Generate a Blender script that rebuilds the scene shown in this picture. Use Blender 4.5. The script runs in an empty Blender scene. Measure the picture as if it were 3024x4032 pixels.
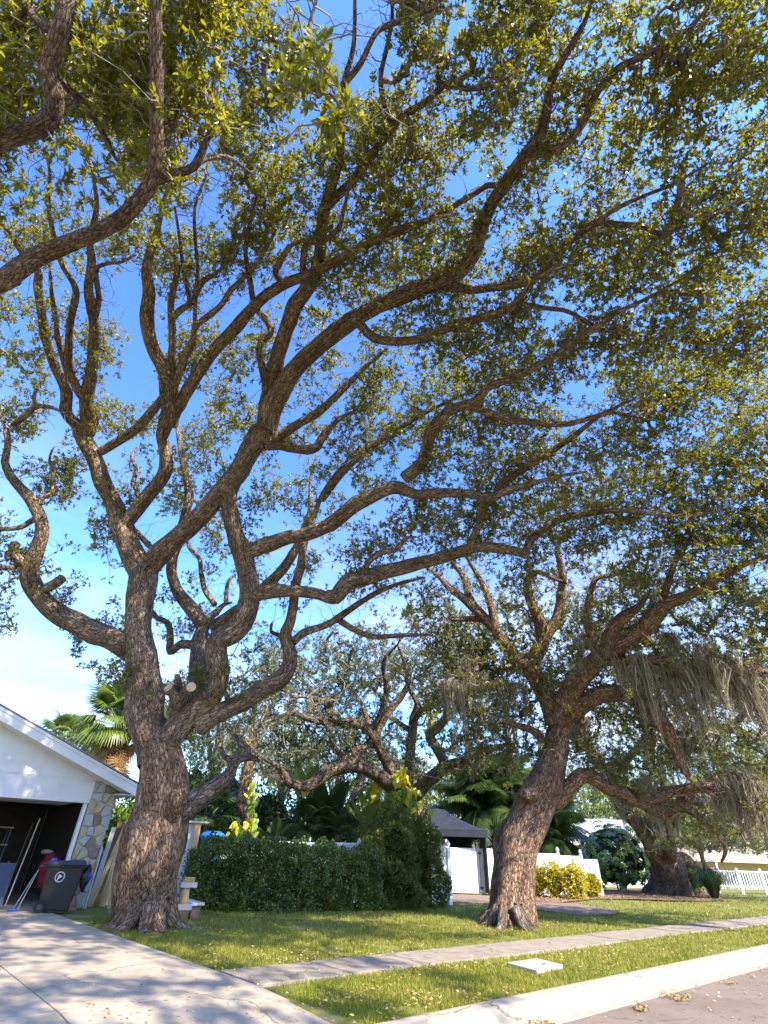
import bpy, math, random
import numpy as np
from mathutils import Matrix, Vector
random.seed(7); rng = np.random.default_rng(11)
SC = bpy.context.scene
COL = SC.collection
# ------------------------------------------------------------------ camera
F, CX, CY = 1980.0, 1512.0, 2016.0            # focal length and centre on the 3024 x 4032 frame
PIT, ROLL, H = math.radians(34.3), math.radians(1.8), 1.45
_c, _s = math.cos(ROLL), math.sin(ROLL)
_r0 = np.array([1.0, 0, 0]); _u0 = np.array([0, -math.sin(PIT), math.cos(PIT)])
FW = np.array([0, math.cos(PIT), math.sin(PIT)])
RT = _c * _r0 + _s * _u0; UP = _c * _u0 - _s * _r0
CP = np.array([0, 0, H])
cam = bpy.data.cameras.new('camera'); co = bpy.data.objects.new('camera', cam); COL.objects.link(co)
cam.sensor_fit = 'VERTICAL'; cam.sensor_height = 36.0; cam.lens = F / 4032 * 36.0
cam.clip_start = 0.05; cam.clip_end = 2000
co.matrix_world = Matrix(((RT[0], UP[0], -FW[0], 0), (RT[1], UP[1], -FW[1], 0), (RT[2], UP[2], -FW[2], H), (0, 0, 0, 1)))
SC.camera = co
# ------------------------------------------------------------------ sky and sun
SUN_AZ, SUN_EL = math.radians(137), math.radians(41)   # azimuth clockwise from +Y
SKY_STR = 0.15
w = bpy.data.worlds.new('World'); SC.world = w; w.use_nodes = True
nt = w.node_tree; nt.nodes.clear()
def N(nt, t, **k):
    n = nt.nodes.new(t)
    for a, b in k.items():
        if a.startswith('i_'):
            key = a[2:].replace('_', ' ')
            n.inputs[int(key) if key.isdigit() else key].default_value = b
        else: setattr(n, a, b)
    return n
out = N(nt, 'ShaderNodeOutputWorld'); bg = N(nt, 'ShaderNodeBackground', i_Strength=SKY_STR)
sky = N(nt, 'ShaderNodeTexSky', sky_type='NISHITA', sun_disc=False, sun_elevation=SUN_EL, sun_rotation=SUN_AZ,
        altitude=0.0, air_density=1.0, dust_density=0.35, ozone_density=1.8)
tc = N(nt, 'ShaderNodeTexCoord'); mp = N(nt, 'ShaderNodeMapping'); mp.inputs['Scale'].default_value = (1.1, 1.1, 3.6)
mp.inputs['Location'].default_value = (0.35, 0.2, 0.1)
nz = N(nt, 'ShaderNodeTexNoise', i_Scale=2.1, i_Detail=8.0, i_Roughness=0.58, i_Distortion=0.35)
rp = N(nt, 'ShaderNodeValToRGB'); rp.color_ramp.elements[0].position = 0.36; rp.color_ramp.elements[1].position = 0.60
rp.color_ramp.elements[1].color = (0.85, 0.85, 0.85, 1)
sx = N(nt, 'ShaderNodeSeparateXYZ')
mr = N(nt, 'ShaderNodeMapRange'); mr.inputs['From Min'].default_value = 0.62; mr.inputs['From Max'].default_value = 0.12
mr.inputs['To Min'].default_value = 0.0; mr.inputs['To Max'].default_value = 1.0
mu = N(nt, 'ShaderNodeMath', operation='MULTIPLY')
mx = N(nt, 'ShaderNodeMixRGB'); mx.inputs[2].default_value = (3.0, 3.1, 3.25, 1)
gm = N(nt, 'ShaderNodeHueSaturation', i_Saturation=1.0, i_Value=0.92)
L = nt.links.new
L(tc.outputs['Generated'], mp.inputs[0]); L(mp.outputs[0], nz.inputs['Vector']); L(nz.outputs[0], rp.inputs[0])
L(tc.outputs['Generated'], sx.inputs[0]); L(sx.outputs['Z'], mr.inputs[0]); L(rp.outputs[0], mu.inputs[0]); L(mr.outputs[0], mu.inputs[1])
gam = N(nt, 'ShaderNodeGamma', i_Gamma=1.75); hzr = N(nt, 'ShaderNodeValToRGB'); hzr.color_ramp.elements[0].color = (.085, .135, .205, 1); hzr.color_ramp.elements[1].position = 0.9; hzm = N(nt, 'ShaderNodeMixRGB', blend_type='MULTIPLY'); hzm.inputs[0].default_value = 1.0
L(sx.outputs['Z'], hzr.inputs[0]); L(sky.outputs[0], gam.inputs[0]); L(gam.outputs[0], hzm.inputs[1]); L(hzr.outputs[0], hzm.inputs[2]); L(hzm.outputs[0], gm.inputs['Color']); L(mu.outputs[0], mx.inputs[0]); L(gm.outputs[0], mx.inputs[1]); L(mx.outputs[0], bg.inputs[0]); L(bg.outputs[0], out.inputs[0])
sl = bpy.data.lights.new('sun', 'SUN'); sl.energy = 4.8; sl.angle = math.radians(0.53); sl.color = (1.0, 0.93, 0.82)
so = bpy.data.objects.new('sun', sl); COL.objects.link(so)
SD = Vector((math.sin(SUN_AZ) * math.cos(SUN_EL), math.cos(SUN_AZ) * math.cos(SUN_EL), math.sin(SUN_EL)))
so.rotation_euler = SD.to_track_quat('Z', 'Y').to_euler(); so.location = (20, -15, 40)
vs = SC.view_settings; vs.view_transform = 'Standard'; vs.look = 'None'; vs.gamma = 1.0; vs.use_curve_mapping = False
vs.exposure = 1.5
SC.cycles.max_bounces = 7; SC.cycles.diffuse_bounces = 3; SC.cycles.transmission_bounces = 4; SC.cycles.transparent_max_bounces = 4

# ------------------------------------------------------------------ geometry helpers
def ray(x, y): return RT * ((x - CX) / F) + UP * ((CY - y) / F) + FW          # depth 1 along the lens axis
def pix(x, y, zc): return CP + ray(x, y) * zc
def proj(P):
    d = np.asarray(P) - CP; z = d @ FW
    return np.stack([CX + F * (d @ RT) / z, CY - F * (d @ UP) / z, z], -1)
def gnd(x, y, z=0.0):
    r = ray(x, y); return CP + r * ((z - H) / r[2])
def atY(x, y, Y):
    r = ray(x, y); return CP + r * (Y / r[1])
def atpl(x, y, P, n):
    r = ray(x, y); return CP + r * (((np.asarray(P) - CP) @ n) / (r @ n))
def nrm(v): return v / (np.linalg.norm(v, axis=-1, keepdims=True) + 1e-9)

def mesh(name, V, Fc, mats, smooth=False, mi=None, fattr=None, vattr=None):
    m = bpy.data.meshes.new(name)
    V = np.asarray(V, dtype=np.float32)
    if isinstance(Fc, np.ndarray):
        k = Fc.shape[1]; n = len(Fc)
        m.vertices.add(len(V)); m.vertices.foreach_set('co', V.ravel())
        m.loops.add(n * k); m.loops.foreach_set('vertex_index', Fc.astype(np.int32).ravel())
        m.polygons.add(n); m.polygons.foreach_set('loop_start', np.arange(0, n * k, k, dtype=np.int32))
        m.update(calc_edges=True)
    else:
        m.from_pydata(V.tolist(), [], Fc); m.update()
    if smooth: m.polygons.foreach_set('use_smooth', np.ones(len(m.polygons), dtype=bool))
    if not isinstance(mats, (list, tuple)): mats = [mats]
    for x in mats: m.materials.append(x)
    if mi is not None: m.polygons.foreach_set('material_index', np.asarray(mi, dtype=np.int32))
    if fattr is not None:
        a = m.attributes.new('rnd', 'FLOAT', 'FACE'); a.data.foreach_set('value', np.asarray(fattr, dtype=np.float32))
    if vattr is not None:
        a = m.attributes.new('bark', 'FLOAT_VECTOR', 'POINT'); a.data.foreach_set('vector', np.asarray(vattr, dtype=np.float32).ravel())
    return m
def place(name, m, parent=None):
    o = bpy.data.objects.new(name, m); COL.objects.link(o)
    if parent is not None:
        o.parent = parent; par = parent; off = Vector((0, 0, 0))
        o.matrix_parent_inverse = WM(parent).inverted()
    return o
_wm = {}
def WM(o): return _wm.get(o.name, Matrix.Identity(4))
def tag(o, label=None, cat=None, group=None, kind=None):
    if label: o['label'] = label
    if cat: o['category'] = cat
    if group: o['group'] = group
    if kind: o['kind'] = kind
    return o
def thing(name, label, cat, loc, group=None):
    e = bpy.data.objects.new(name, None); COL.objects.link(e); e.empty_display_size = 0.3
    e.location = Vector([float(c) for c in loc]); _wm[e.name] = Matrix.Translation(e.location)
    return tag(e, label, cat, group)
class MB:
    def __init__(s): s.v = []; s.f = []
    def add(s, V, Fs):
        b = len(s.v); s.v += [tuple(map(float, p)) for p in V]; s.f += [tuple(b + i for i in f) for f in Fs]; return s
    def hexa(s, P): return s.add(P, [(0, 3, 2, 1), (4, 5, 6, 7), (0, 1, 5, 4), (1, 2, 6, 5), (2, 3, 7, 6), (3, 0, 4, 7)])
    def box(s, o, ax, ay, az):           # corner and three edge vectors
        o, ax, ay, az = [np.asarray(q, float) for q in (o, ax, ay, az)]
        return s.hexa([o, o + ax, o + ax + ay, o + ay, o + az, o + ax + az, o + ax + ay + az, o + ay + az])
    def cbox(s, c, dx, dy, dz, rz=0.0):
        c = np.asarray(c, float); a = np.array([math.cos(rz), math.sin(rz), 0]); b = np.array([-a[1], a[0], 0])
        return s.box(c - a * dx / 2 - b * dy / 2 - np.array([0, 0, dz / 2]), a * dx, b * dy, (0, 0, dz))
    def bar(s, p, q, r, n=8, r2=None):
        p = np.asarray(p, float); q = np.asarray(q, float); d = nrm(q - p); r2 = r if r2 is None else r2
        a = nrm(np.cross(d, [0, 0, 1.0] if abs(d[2]) < 0.9 else [1.0, 0, 0])); b = np.cross(d, a)
        t = [2 * math.pi * i / n for i in range(n)]
        V = [p + r * (a * math.cos(x) + b * math.sin(x)) for x in t] + [q + r2 * (a * math.cos(x) + b * math.sin(x)) for x in t]
        return s.add(V, [(i, (i + 1) % n, n + (i + 1) % n, n + i) for i in range(n)] + [tuple(range(n))[::-1], tuple(range(n, 2 * n))])
    def lathe(s, c, prof, n=10):         # prof: (radius, z) from the bottom up
        V = []; Fs = []
        for r, z in prof: V += [(c[0] + r * math.cos(2 * math.pi * i / n), c[1] + r * math.sin(2 * math.pi * i / n), c[2] + z) for i in range(n)]
        for k in range(len(prof) - 1): Fs += [(k * n + i, k * n + (i + 1) % n, (k + 1) * n + (i + 1) % n, (k + 1) * n + i) for i in range(n)]
        Fs += [tuple(range(n))[::-1], tuple(range((len(prof) - 1) * n, len(prof) * n))]
        return s.add(V, Fs)
    def build(s, name, mat, parent=None, smooth=False, bevel=0.0):
        o = place(name, mesh(name, s.v, s.f, mat, smooth), parent)
        if bevel:
            b = o.modifiers.new('bevel', 'BEVEL'); b.width = bevel; b.segments = 2; b.limit_method = 'ANGLE'
        return o

# ------------------------------------------------------------------ materials
def mat(name, c1, c2=None, scale=6.0, rough=0.8, bump=0.0, bscale=None, detail=5.0, spec=0.3, metal=0.0, lo=0.35, hi=0.65, dist=0.02):
    m = bpy.data.materials.new(name); m.use_nodes = True; t = m.node_tree; b = t.nodes['Principled BSDF']
    b.inputs['Roughness'].default_value = rough; b.inputs['Specular IOR Level'].default_value = spec; b.inputs['Metallic'].default_value = metal
    c2 = c2 or tuple(0.8 * x for x in c1)
    tcn = N(t, 'ShaderNodeTexCoord'); nz = N(t, 'ShaderNodeTexNoise', i_Scale=scale, i_Detail=detail, i_Roughness=0.62)
    rp = N(t, 'ShaderNodeValToRGB'); rp.color_ramp.elements[0].position = lo; rp.color_ramp.elements[1].position = hi
    rp.color_ramp.elements[0].color = (*c1, 1); rp.color_ramp.elements[1].color = (*c2, 1)
    l = t.links.new
    l(tcn.outputs['Object'], nz.inputs['Vector']); l(nz.outputs[0], rp.inputs[0]); l(rp.outputs[0], b.inputs['Base Color'])
    if bump:
        n2 = N(t, 'ShaderNodeTexNoise', i_Scale=bscale or scale * 5, i_Detail=6.0); bp = N(t, 'ShaderNodeBump', i_Strength=bump, i_Distance=dist)
        l(tcn.outputs['Object'], n2.inputs['Vector']); l(n2.outputs[0], bp.inputs['Height']); l(bp.outputs[0], b.inputs['Normal'])
    return m
def mix_over(m, c3, scale, lo, hi, fac=1.0, detail=4.0):
    """a second noise layer (stains, lichen) over a mat()"""
    t = m.node_tree; b = t.nodes['Principled BSDF']; src = b.inputs['Base Color'].links[0].from_socket
    tcn = N(t, 'ShaderNodeTexCoord'); nz = N(t, 'ShaderNodeTexNoise', i_Scale=scale, i_Detail=detail, i_Roughness=0.6)
    rp = N(t, 'ShaderNodeValToRGB'); rp.color_ramp.elements[0].position = lo; rp.color_ramp.elements[1].position = hi
    rp.color_ramp.elements[1].color = (fac, fac, fac, 1)
    mx = N(t, 'ShaderNodeMixRGB'); mx.inputs[2].default_value = (*c3, 1); l = t.links.new
    l(tcn.outputs['Object'], nz.inputs['Vector']); l(nz.outputs[0], rp.inputs[0]); l(rp.outputs[0], mx.inputs[0]); l(src, mx.inputs[1]); l(mx.outputs[0], b.inputs['Base Color'])
    return m
def cracks(m, scale=.45, wd=.006, col=(.09, .075, .06)):
    t = m.node_tree; b = t.nodes['Principled BSDF']; src = b.inputs['Base Color'].links[0].from_socket; l = t.links.new
    tcn = N(t, 'ShaderNodeTexCoord'); nz = N(t, 'ShaderNodeTexNoise', i_Scale=1.4, i_Detail=6.0, i_Roughness=0.6); wv = N(t, 'ShaderNodeVectorMath', operation='MULTIPLY_ADD'); wv.inputs[1].default_value = (.8, .8, .8)
    vo = N(t, 'ShaderNodeTexVoronoi', feature='DISTANCE_TO_EDGE', i_Scale=scale); mr_ = N(t, 'ShaderNodeMapRange', i_From_Min=wd * .3, i_From_Max=wd, i_To_Min=.75, i_To_Max=0.0); n2 = N(t, 'ShaderNodeTexNoise', i_Scale=.7); m3 = N(t, 'ShaderNodeMapRange', i_From_Min=.45, i_From_Max=.55); mm = N(t, 'ShaderNodeMath', operation='MULTIPLY'); mx = N(t, 'ShaderNodeMixRGB'); mx.inputs[2].default_value = (*col, 1)
    l(tcn.outputs['Object'], nz.inputs['Vector']); l(nz.outputs['Color'], wv.inputs[0]); l(tcn.outputs['Object'], wv.inputs[2]); l(wv.outputs[0], vo.inputs['Vector']); l(vo.outputs['Distance'], mr_.inputs[0]); l(tcn.outputs['Object'], n2.inputs['Vector']); l(n2.outputs[0], m3.inputs[0]); l(mr_.outputs[0], mm.inputs[0]); l(m3.outputs[0], mm.inputs[1]); l(mm.outputs[0], mx.inputs[0]); l(src, mx.inputs[1]); l(mx.outputs[0], b.inputs['Base Color'])
def leafmat(name, cols, tcol, trans=0.35, rough=0.38, spec=0.5):
    """cols: ramp colours over the per-leaf random value; tcol: colour of the light that comes through"""
    m = bpy.data.materials.new(name); m.use_nodes = True; t = m.node_tree; b = t.nodes['Principled BSDF']; l = t.links.new
    b.inputs['Roughness'].default_value = rough; b.inputs['Specular IOR Level'].default_value = spec
    at = N(t, 'ShaderNodeAttribute', attribute_name='rnd'); oi = N(t, 'ShaderNodeObjectInfo')
    ad = N(t, 'ShaderNodeMath', operation='ADD'); fr = N(t, 'ShaderNodeMath', operation='FRACT')
    l(at.outputs['Fac'], ad.inputs[0]); l(oi.outputs['Random'], ad.inputs[1]); l(ad.outputs[0], fr.inputs[0])
    rp = N(t, 'ShaderNodeValToRGB'); e = rp.color_ramp.elements
    while len(e) < len(cols): e.new(0.5)
    for i, (p, c) in enumerate(cols): e[i].position = p; e[i].color = (*c, 1)
    l(fr.outputs[0], rp.inputs[0]); l(rp.outputs[0], b.inputs['Base Color'])
    tr = N(t, 'ShaderNodeBsdfTranslucent'); tm = N(t, 'ShaderNodeMixRGB', blend_type='MIX'); tm.inputs[0].default_value = 0.7; tm.inputs[2].default_value = (*tcol, 1)
    l(rp.outputs[0], tm.inputs[1]); l(tm.outputs[0], tr.inputs['Color'])
    ms = N(t, 'ShaderNodeMixShader'); ms.inputs[0].default_value = trans
    l(b.outputs[0], ms.inputs[1]); l(tr.outputs[0], ms.inputs[2]); l(ms.outputs[0], t.nodes['Material Output'].inputs['Surface'])
    return m
def barkmat(name, plate, plate2, crack, lichen, sc=1.0, bump=1.0):
    m = bpy.data.materials.new(name); m.use_nodes = True; t = m.node_tree; b = t.nodes['Principled BSDF']; l = t.links.new
    b.inputs['Roughness'].default_value = 0.9; b.inputs['Specular IOR Level'].default_value = 0.15
    at = N(t, 'ShaderNodeAttribute', attribute_name='bark'); tcn = N(t, 'ShaderNodeTexCoord')
    def warp(scale, amt, src):
        wz = N(t, 'ShaderNodeTexNoise', i_Scale=scale, i_Detail=4.0, i_Roughness=0.6); wv = N(t, 'ShaderNodeVectorMath', operation='MULTIPLY_ADD')
        sb = N(t, 'ShaderNodeVectorMath', operation='SUBTRACT'); sb.inputs[1].default_value = (.5, .5, .5); wv.inputs[1].default_value = (amt, amt, amt)
        l(src, wz.inputs['Vector']); l(wz.outputs['Color'], sb.inputs[0]); l(sb.outputs[0], wv.inputs[0]); l(src, wv.inputs[2]); return wv.outputs[0]
    w1 = warp(11.0 * sc, 0.10 / sc, at.outputs['Vector'])
    vo = N(t, 'ShaderNodeTexVoronoi', feature='DISTANCE_TO_EDGE', i_Scale=17.0 * sc, i_Randomness=1.0); l(w1, vo.inputs['Vector'])
    vc = N(t, 'ShaderNodeTexVoronoi', feature='F1', i_Scale=17.0 * sc); l(w1, vc.inputs['Vector'])
    rg = N(t, 'ShaderNodeTexNoise', i_Scale=34.0 * sc, i_Detail=5.0, i_Roughness=0.7); l(w1, rg.inputs['Vector'])       # fibrous ridges
    nz = N(t, 'ShaderNodeTexNoise', i_Scale=2.2, i_Detail=6.0, i_Roughness=0.65); l(tcn.outputs['Object'], nz.inputs['Vector'])
    r1 = N(t, 'ShaderNodeValToRGB'); r1.color_ramp.elements[0].color = (*plate, 1); r1.color_ramp.elements[1].color = (*plate2, 1)
    r1.color_ramp.elements[0].position = 0.38; r1.color_ramp.elements[1].position = 0.62; l(nz.outputs[0], r1.inputs[0])
    ed = N(t, 'ShaderNodeMath', operation='MULTIPLY_ADD'); ed.inputs[1].default_value = 0.34; ed.inputs[2].default_value = -0.15; l(rg.outputs[0], ed.inputs[0])
    es = N(t, 'ShaderNodeMath', operation='ADD'); l(vo.outputs['Distance'], es.inputs[0]); l(ed.outputs[0], es.inputs[1])
    r2 = N(t, 'ShaderNodeValToRGB'); r2.color_ramp.elements[0].position = 0.0; r2.color_ramp.elements[1].position = 0.15; l(es.outputs[0], r2.inputs[0])
    hs = N(t, 'ShaderNodeHueSaturation'); hm = N(t, 'ShaderNodeMapRange', i_To_Min=0.7, i_To_Max=1.3); sp = N(t, 'ShaderNodeSeparateColor')
    l(vc.outputs['Color'], sp.inputs[0]); l(sp.outputs[0], hm.inputs[0]); l(hm.outputs[0], hs.inputs['Value']); l(r1.outputs[0], hs.inputs['Color'])
    mx = N(t, 'ShaderNodeMixRGB'); mx.inputs[1].default_value = (*crack, 1); l(r2.outputs[0], mx.inputs[0]); l(hs.outputs[0], mx.inputs[2])
    n3 = N(t, 'ShaderNodeTexNoise', i_Scale=3.3, i_Detail=8.0, i_Roughness=0.7); l(tcn.outputs['Object'], n3.inputs['Vector'])
    r3 = N(t, 'ShaderNodeValToRGB'); r3.color_ramp.elements[0].position = 0.55; r3.color_ramp.elements[1].position = 0.68; r3.color_ramp.elements[1].color = (0.6, 0.6, 0.6, 1)
    l(n3.outputs[0], r3.inputs[0]); m2 = N(t, 'ShaderNodeMixRGB'); m2.inputs[2].default_value = (*lichen, 1); mf = N(t, 'ShaderNodeMath', operation='MULTIPLY')
    l(r3.outputs[0], mf.inputs[0]); l(r2.outputs[0], mf.inputs[1]); l(mf.outputs[0], m2.inputs[0]); l(mx.outputs[0], m2.inputs[1]); l(m2.outputs[0], b.inputs['Base Color'])
    mpv = N(t, 'ShaderNodeVectorMath', operation='MULTIPLY'); mpv.inputs[1].default_value = (5.0, 5.0, 1.6); l(at.outputs['Vector'], mpv.inputs[0])
    n5 = N(t, 'ShaderNodeTexNoise', i_Scale=1.0, i_Detail=4.0, i_Roughness=0.6); l(mpv.outputs[0], n5.inputs['Vector'])       # long weather streaks
    r5 = N(t, 'ShaderNodeMapRange', i_From_Min=0.34, i_From_Max=0.64, i_To_Min=0.55, i_To_Max=1.12); l(n5.outputs[0], r5.inputs[0])
    h5 = N(t, 'ShaderNodeHueSaturation'); l(r5.outputs[0], h5.inputs['Value']); l(m2.outputs[0], h5.inputs['Color']); l(h5.outputs[0], b.inputs['Base Color'])
    hh = N(t, 'ShaderNodeMapRange', i_From_Max=0.32); l(es.outputs[0], hh.inputs[0])
    am = N(t, 'ShaderNodeMath', operation='MULTIPLY_ADD'); am.inputs[1].default_value = 0.5; l(rg.outputs[0], am.inputs[0]); l(hh.outputs[0], am.inputs[2])
    bp = N(t, 'ShaderNodeBump', i_Strength=bump, i_Distance=0.05); l(am.outputs[0], bp.inputs['Height']); l(bp.outputs[0], b.inputs['Normal'])
    return m
M = {}
M['bark'] = barkmat('oak_bark', (0.45, 0.32, 0.215), (0.31, 0.21, 0.14), (0.040, 0.024, 0.015), (0.46, 0.42, 0.33))
M['bark_red'] = barkmat('oak_bark_red', (0.46, 0.285, 0.17), (0.31, 0.185, 0.113), (0.038, 0.021, 0.013), (0.44, 0.36, 0.26), sc=0.9)
M['bark_far'] = barkmat('oak_bark_far', (0.34, 0.24, 0.17), (0.22, 0.155, 0.11), (0.038, 0.025, 0.018), (0.42, 0.40, 0.34), sc=0.8)
M['bark_near'] = barkmat('near_oak_bark', (0.44, 0.305, 0.20), (0.32, 0.215, 0.14), (0.04, 0.025, 0.016), (0.46, 0.42, 0.32), sc=1.7)
M['twig'] = mat('twig_bark', (0.27, 0.23, 0.18), (0.13, 0.10, 0.075), scale=7, rough=0.9)
OAK = [(0.0, (0.052, 0.066, 0.008)), (0.35, (0.092, 0.10, 0.010)), (0.72, (0.155, 0.145, 0.012)), (0.93, (0.24, 0.20, 0.016)), (0.985, (0.30, 0.14, 0.02))]
M['leaf'] = leafmat('oak_leaf', OAK, (0.56, 0.50, 0.02), 0.42, 0.32, 0.5)
M['leaf_near'] = leafmat('near_oak_leaf', [(0.0, (0.045, 0.058, 0.009)), (0.5, (0.09, 0.095, 0.011)), (0.9, (0.18, 0.155, 0.015)), (0.98, (0.32, 0.17, 0.02))], (0.56, 0.50, 0.02), 0.42, 0.32, 0.5)
M['leaf_b'] = leafmat('second_oak_leaf', [(0.0, (0.045, 0.060, 0.014)), (0.5, (0.078, 0.090, 0.020)), (0.93, (0.14, 0.135, 0.028)), (0.985, (0.36, 0.12, 0.02))], (0.42, 0.42, 0.05), 0.42, 0.36, 0.35)
M['leaf_far'] = leafmat('far_tree_leaf', [(0.0, (0.060, 0.078, 0.028)), (0.6, (0.105, 0.125, 0.045)), (1.0, (0.16, 0.165, 0.06))], (0.28, 0.33, 0.08), 0.35, 0.45)
M['leaf_lime'] = leafmat('lime_tree_leaf', [(0.0, (0.10, 0.14, 0.03)), (0.6, (0.17, 0.21, 0.04)), (1.0, (0.26, 0.28, 0.06))], (0.40, 0.45, 0.06), 0.4, 0.45)
M['hedge'] = leafmat('hedge_leaf', [(0.0, (0.045, 0.078, 0.013)), (0.6, (0.092, 0.14, 0.020)), (0.94, (0.17, 0.21, 0.028)), (0.985, (0.30, 0.11, 0.03))], (0.14, 0.26, 0.03), 0.25, 0.3, 0.6)
M['vine'] = leafmat('vine_leaf', [(0.0, (0.04, 0.06, 0.012)), (0.6, (0.085, 0.11, 0.02)), (0.94, (0.17, 0.18, 0.03)), (0.985, (0.30, 0.18, 0.05))], (0.30, 0.36, 0.03), 0.35, 0.4, 0.4)
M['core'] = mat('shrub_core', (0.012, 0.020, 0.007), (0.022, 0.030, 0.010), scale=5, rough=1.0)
M['moss'] = leafmat('moss', [(0.0, (0.24, 0.20, 0.125)), (0.6, (0.36, 0.30, 0.19)), (1.0, (0.46, 0.39, 0.25))], (0.34, 0.30, 0.18), 0.3, 0.9, 0.1)
M['palm'] = leafmat('palm_leaf', [(0.0, (0.075, 0.12, 0.022)), (0.6, (0.14, 0.19, 0.035)), (1.0, (0.24, 0.26, 0.05))], (0.36, 0.42, 0.06), 0.35, 0.35)
M['palm_dark'] = leafmat('dark_palm_leaf', [(0.0, (0.020, 0.045, 0.014)), (0.7, (0.045, 0.08, 0.022)), (1.0, (0.09, 0.14, 0.03))], (0.15, 0.25, 0.04), 0.28, 0.3, 0.6)
M['palm_dead'] = leafmat('dead_palm_leaf', [(0.0, (0.22, 0.12, 0.05)), (0.6, (0.33, 0.19, 0.08)), (1.0, (0.44, 0.29, 0.14))], (0.4, 0.24, 0.10), 0.25, 0.8, 0.1)
M['pothos'] = leafmat('pothos_leaf', [(0.0, (0.30, 0.36, 0.02)), (0.45, (0.58, 0.52, 0.02)), (1.0, (0.75, 0.62, 0.05))], (0.75, 0.66, 0.03), 0.35, 0.35)
M['pothos_g'] = leafmat('green_pothos_leaf', [(0.0, (0.05, 0.11, 0.015)), (0.6, (0.12, 0.22, 0.02)), (1.0, (0.30, 0.36, 0.03))], (0.30, 0.42, 0.03), 0.3, 0.35)
M['scheff'] = leafmat('schefflera_leaf', [(0.0, (0.040, 0.09, 0.014)), (0.6, (0.075, 0.15, 0.02)), (1.0, (0.13, 0.22, 0.035))], (0.18, 0.36, 0.03), 0.22, 0.22, 0.7)
M['croton'] = leafmat('croton_leaf', [(0.0, (0.12, 0.16, 0.015)), (0.35, (0.30, 0.28, 0.015)), (0.7, (0.58, 0.46, 0.02)), (1.0, (0.66, 0.50, 0.06))], (0.65, 0.52, 0.03), 0.3, 0.35)
M['grass'] = leafmat('grass_blade', [(0.0, (0.11, 0.15, 0.010)), (0.45, (0.20, 0.205, 0.015)), (0.8, (0.31, 0.265, 0.035)), (1.0, (0.38, 0.30, 0.08))], (0.38, 0.40, 0.025), 0.36, 0.5, 0.25)
M['dry'] = leafmat('fallen_leaf', [(0.0, (0.26, 0.15, 0.06)), (0.5, (0.40, 0.26, 0.10)), (1.0, (0.52, 0.38, 0.17))], (0.4, 0.25, 0.1), 0.12, 0.7, 0.2)
M['turf'] = mix_over(mat('turf', (0.12, 0.13, 0.018), (0.19, 0.175, 0.035), scale=1.6, rough=0.95, bump=0.6, bscale=60), (0.27, 0.22, 0.11), 0.9, 0.56, 0.72, 0.7)
M['earth'] = mat('earth', (0.12, 0.13, 0.05), (0.17, 0.15, 0.08), scale=0.3, rough=1.0)
M['mulch'] = mat('mulch', (0.15, 0.075, 0.04), (0.27, 0.15, 0.085), scale=14, rough=0.95, bump=1.0, bscale=40)
M['dirt'] = mat('bare_dirt', (0.17, 0.11, 0.075), (0.25, 0.17, 0.12), scale=6, rough=0.95, bump=0.5, bscale=50)
M['conc'] = mix_over(mat('concrete', (0.33, 0.26, 0.18), (0.40, 0.325, 0.235), scale=3, rough=0.9, bump=0.25, bscale=90), (0.22, 0.17, 0.12), 1.3, 0.5, 0.75, 0.6)
M['walk'] = mix_over(mat('sidewalk_concrete', (0.235, 0.185, 0.135), (0.30, 0.24, 0.18), scale=4, rough=0.92, bump=0.3, bscale=80), (0.16, 0.125, 0.09), 2.2, 0.5, 0.72, 0.7)
M['kerb'] = mix_over(mat('kerb_concrete', (0.30, 0.245, 0.18), (0.35, 0.29, 0.215), scale=5, rough=0.9, bump=0.25, bscale=100), (0.23, 0.185, 0.135), 1.7, 0.52, 0.74, 0.55)
M['asphalt'] = mix_over(mat('asphalt', (0.17, 0.122, 0.09), (0.23, 0.172, 0.13), scale=55, rough=0.95, bump=0.5, bscale=160, dist=0.008), (0.135, 0.09, 0.062), 0.8, 0.45, 0.7, 0.7)
for k_ in ('conc', 'walk', 'kerb', 'asphalt'): mix_over(M[k_], tuple(.55 * c for c in M[k_].node_tree.nodes['Color Ramp'].color_ramp.elements[0].color[:3]), 5.5, .58, .70, .6); cracks(M[k_], .42, .009)
M['lid'] = mat('cover_concrete', (0.40, 0.35, 0.285), (0.33, 0.285, 0.23), scale=8, rough=0.9, bump=0.2)
M['white'] = mat('white_paint', (0.76, 0.73, 0.67), (0.70, 0.67, 0.61), scale=2.5, rough=0.6, bump=0.05, bscale=140)
M['stucco'] = mat('white_stucco', (0.72, 0.68, 0.61), (0.65, 0.61, 0.55), scale=3, rough=0.85, bump=0.35, bscale=150, dist=0.006)
M['vinyl'] = mat('white_vinyl', (0.80, 0.80, 0.80), (0.74, 0.74, 0.73), scale=1.5, rough=0.4, spec=0.45)
M['shingle'] = mat('roof_shingle', (0.30, 0.26, 0.23), (0.19, 0.165, 0.15), scale=12, rough=0.95, bump=0.4)
M['metalroof'] = mat('pale_roof', (0.36, 0.33, 0.30), (0.29, 0.265, 0.24), scale=1.5, rough=0.7)
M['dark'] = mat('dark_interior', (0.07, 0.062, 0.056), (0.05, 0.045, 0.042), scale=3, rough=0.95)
M['canopy'] = mat('charcoal_canopy', (0.016, 0.018, 0.023), (0.024, 0.027, 0.033), scale=3, rough=0.8)
M['mortar'] = mat('mortar', (0.40, 0.36, 0.30), (0.33, 0.30, 0.25), scale=20, rough=0.95)
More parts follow.
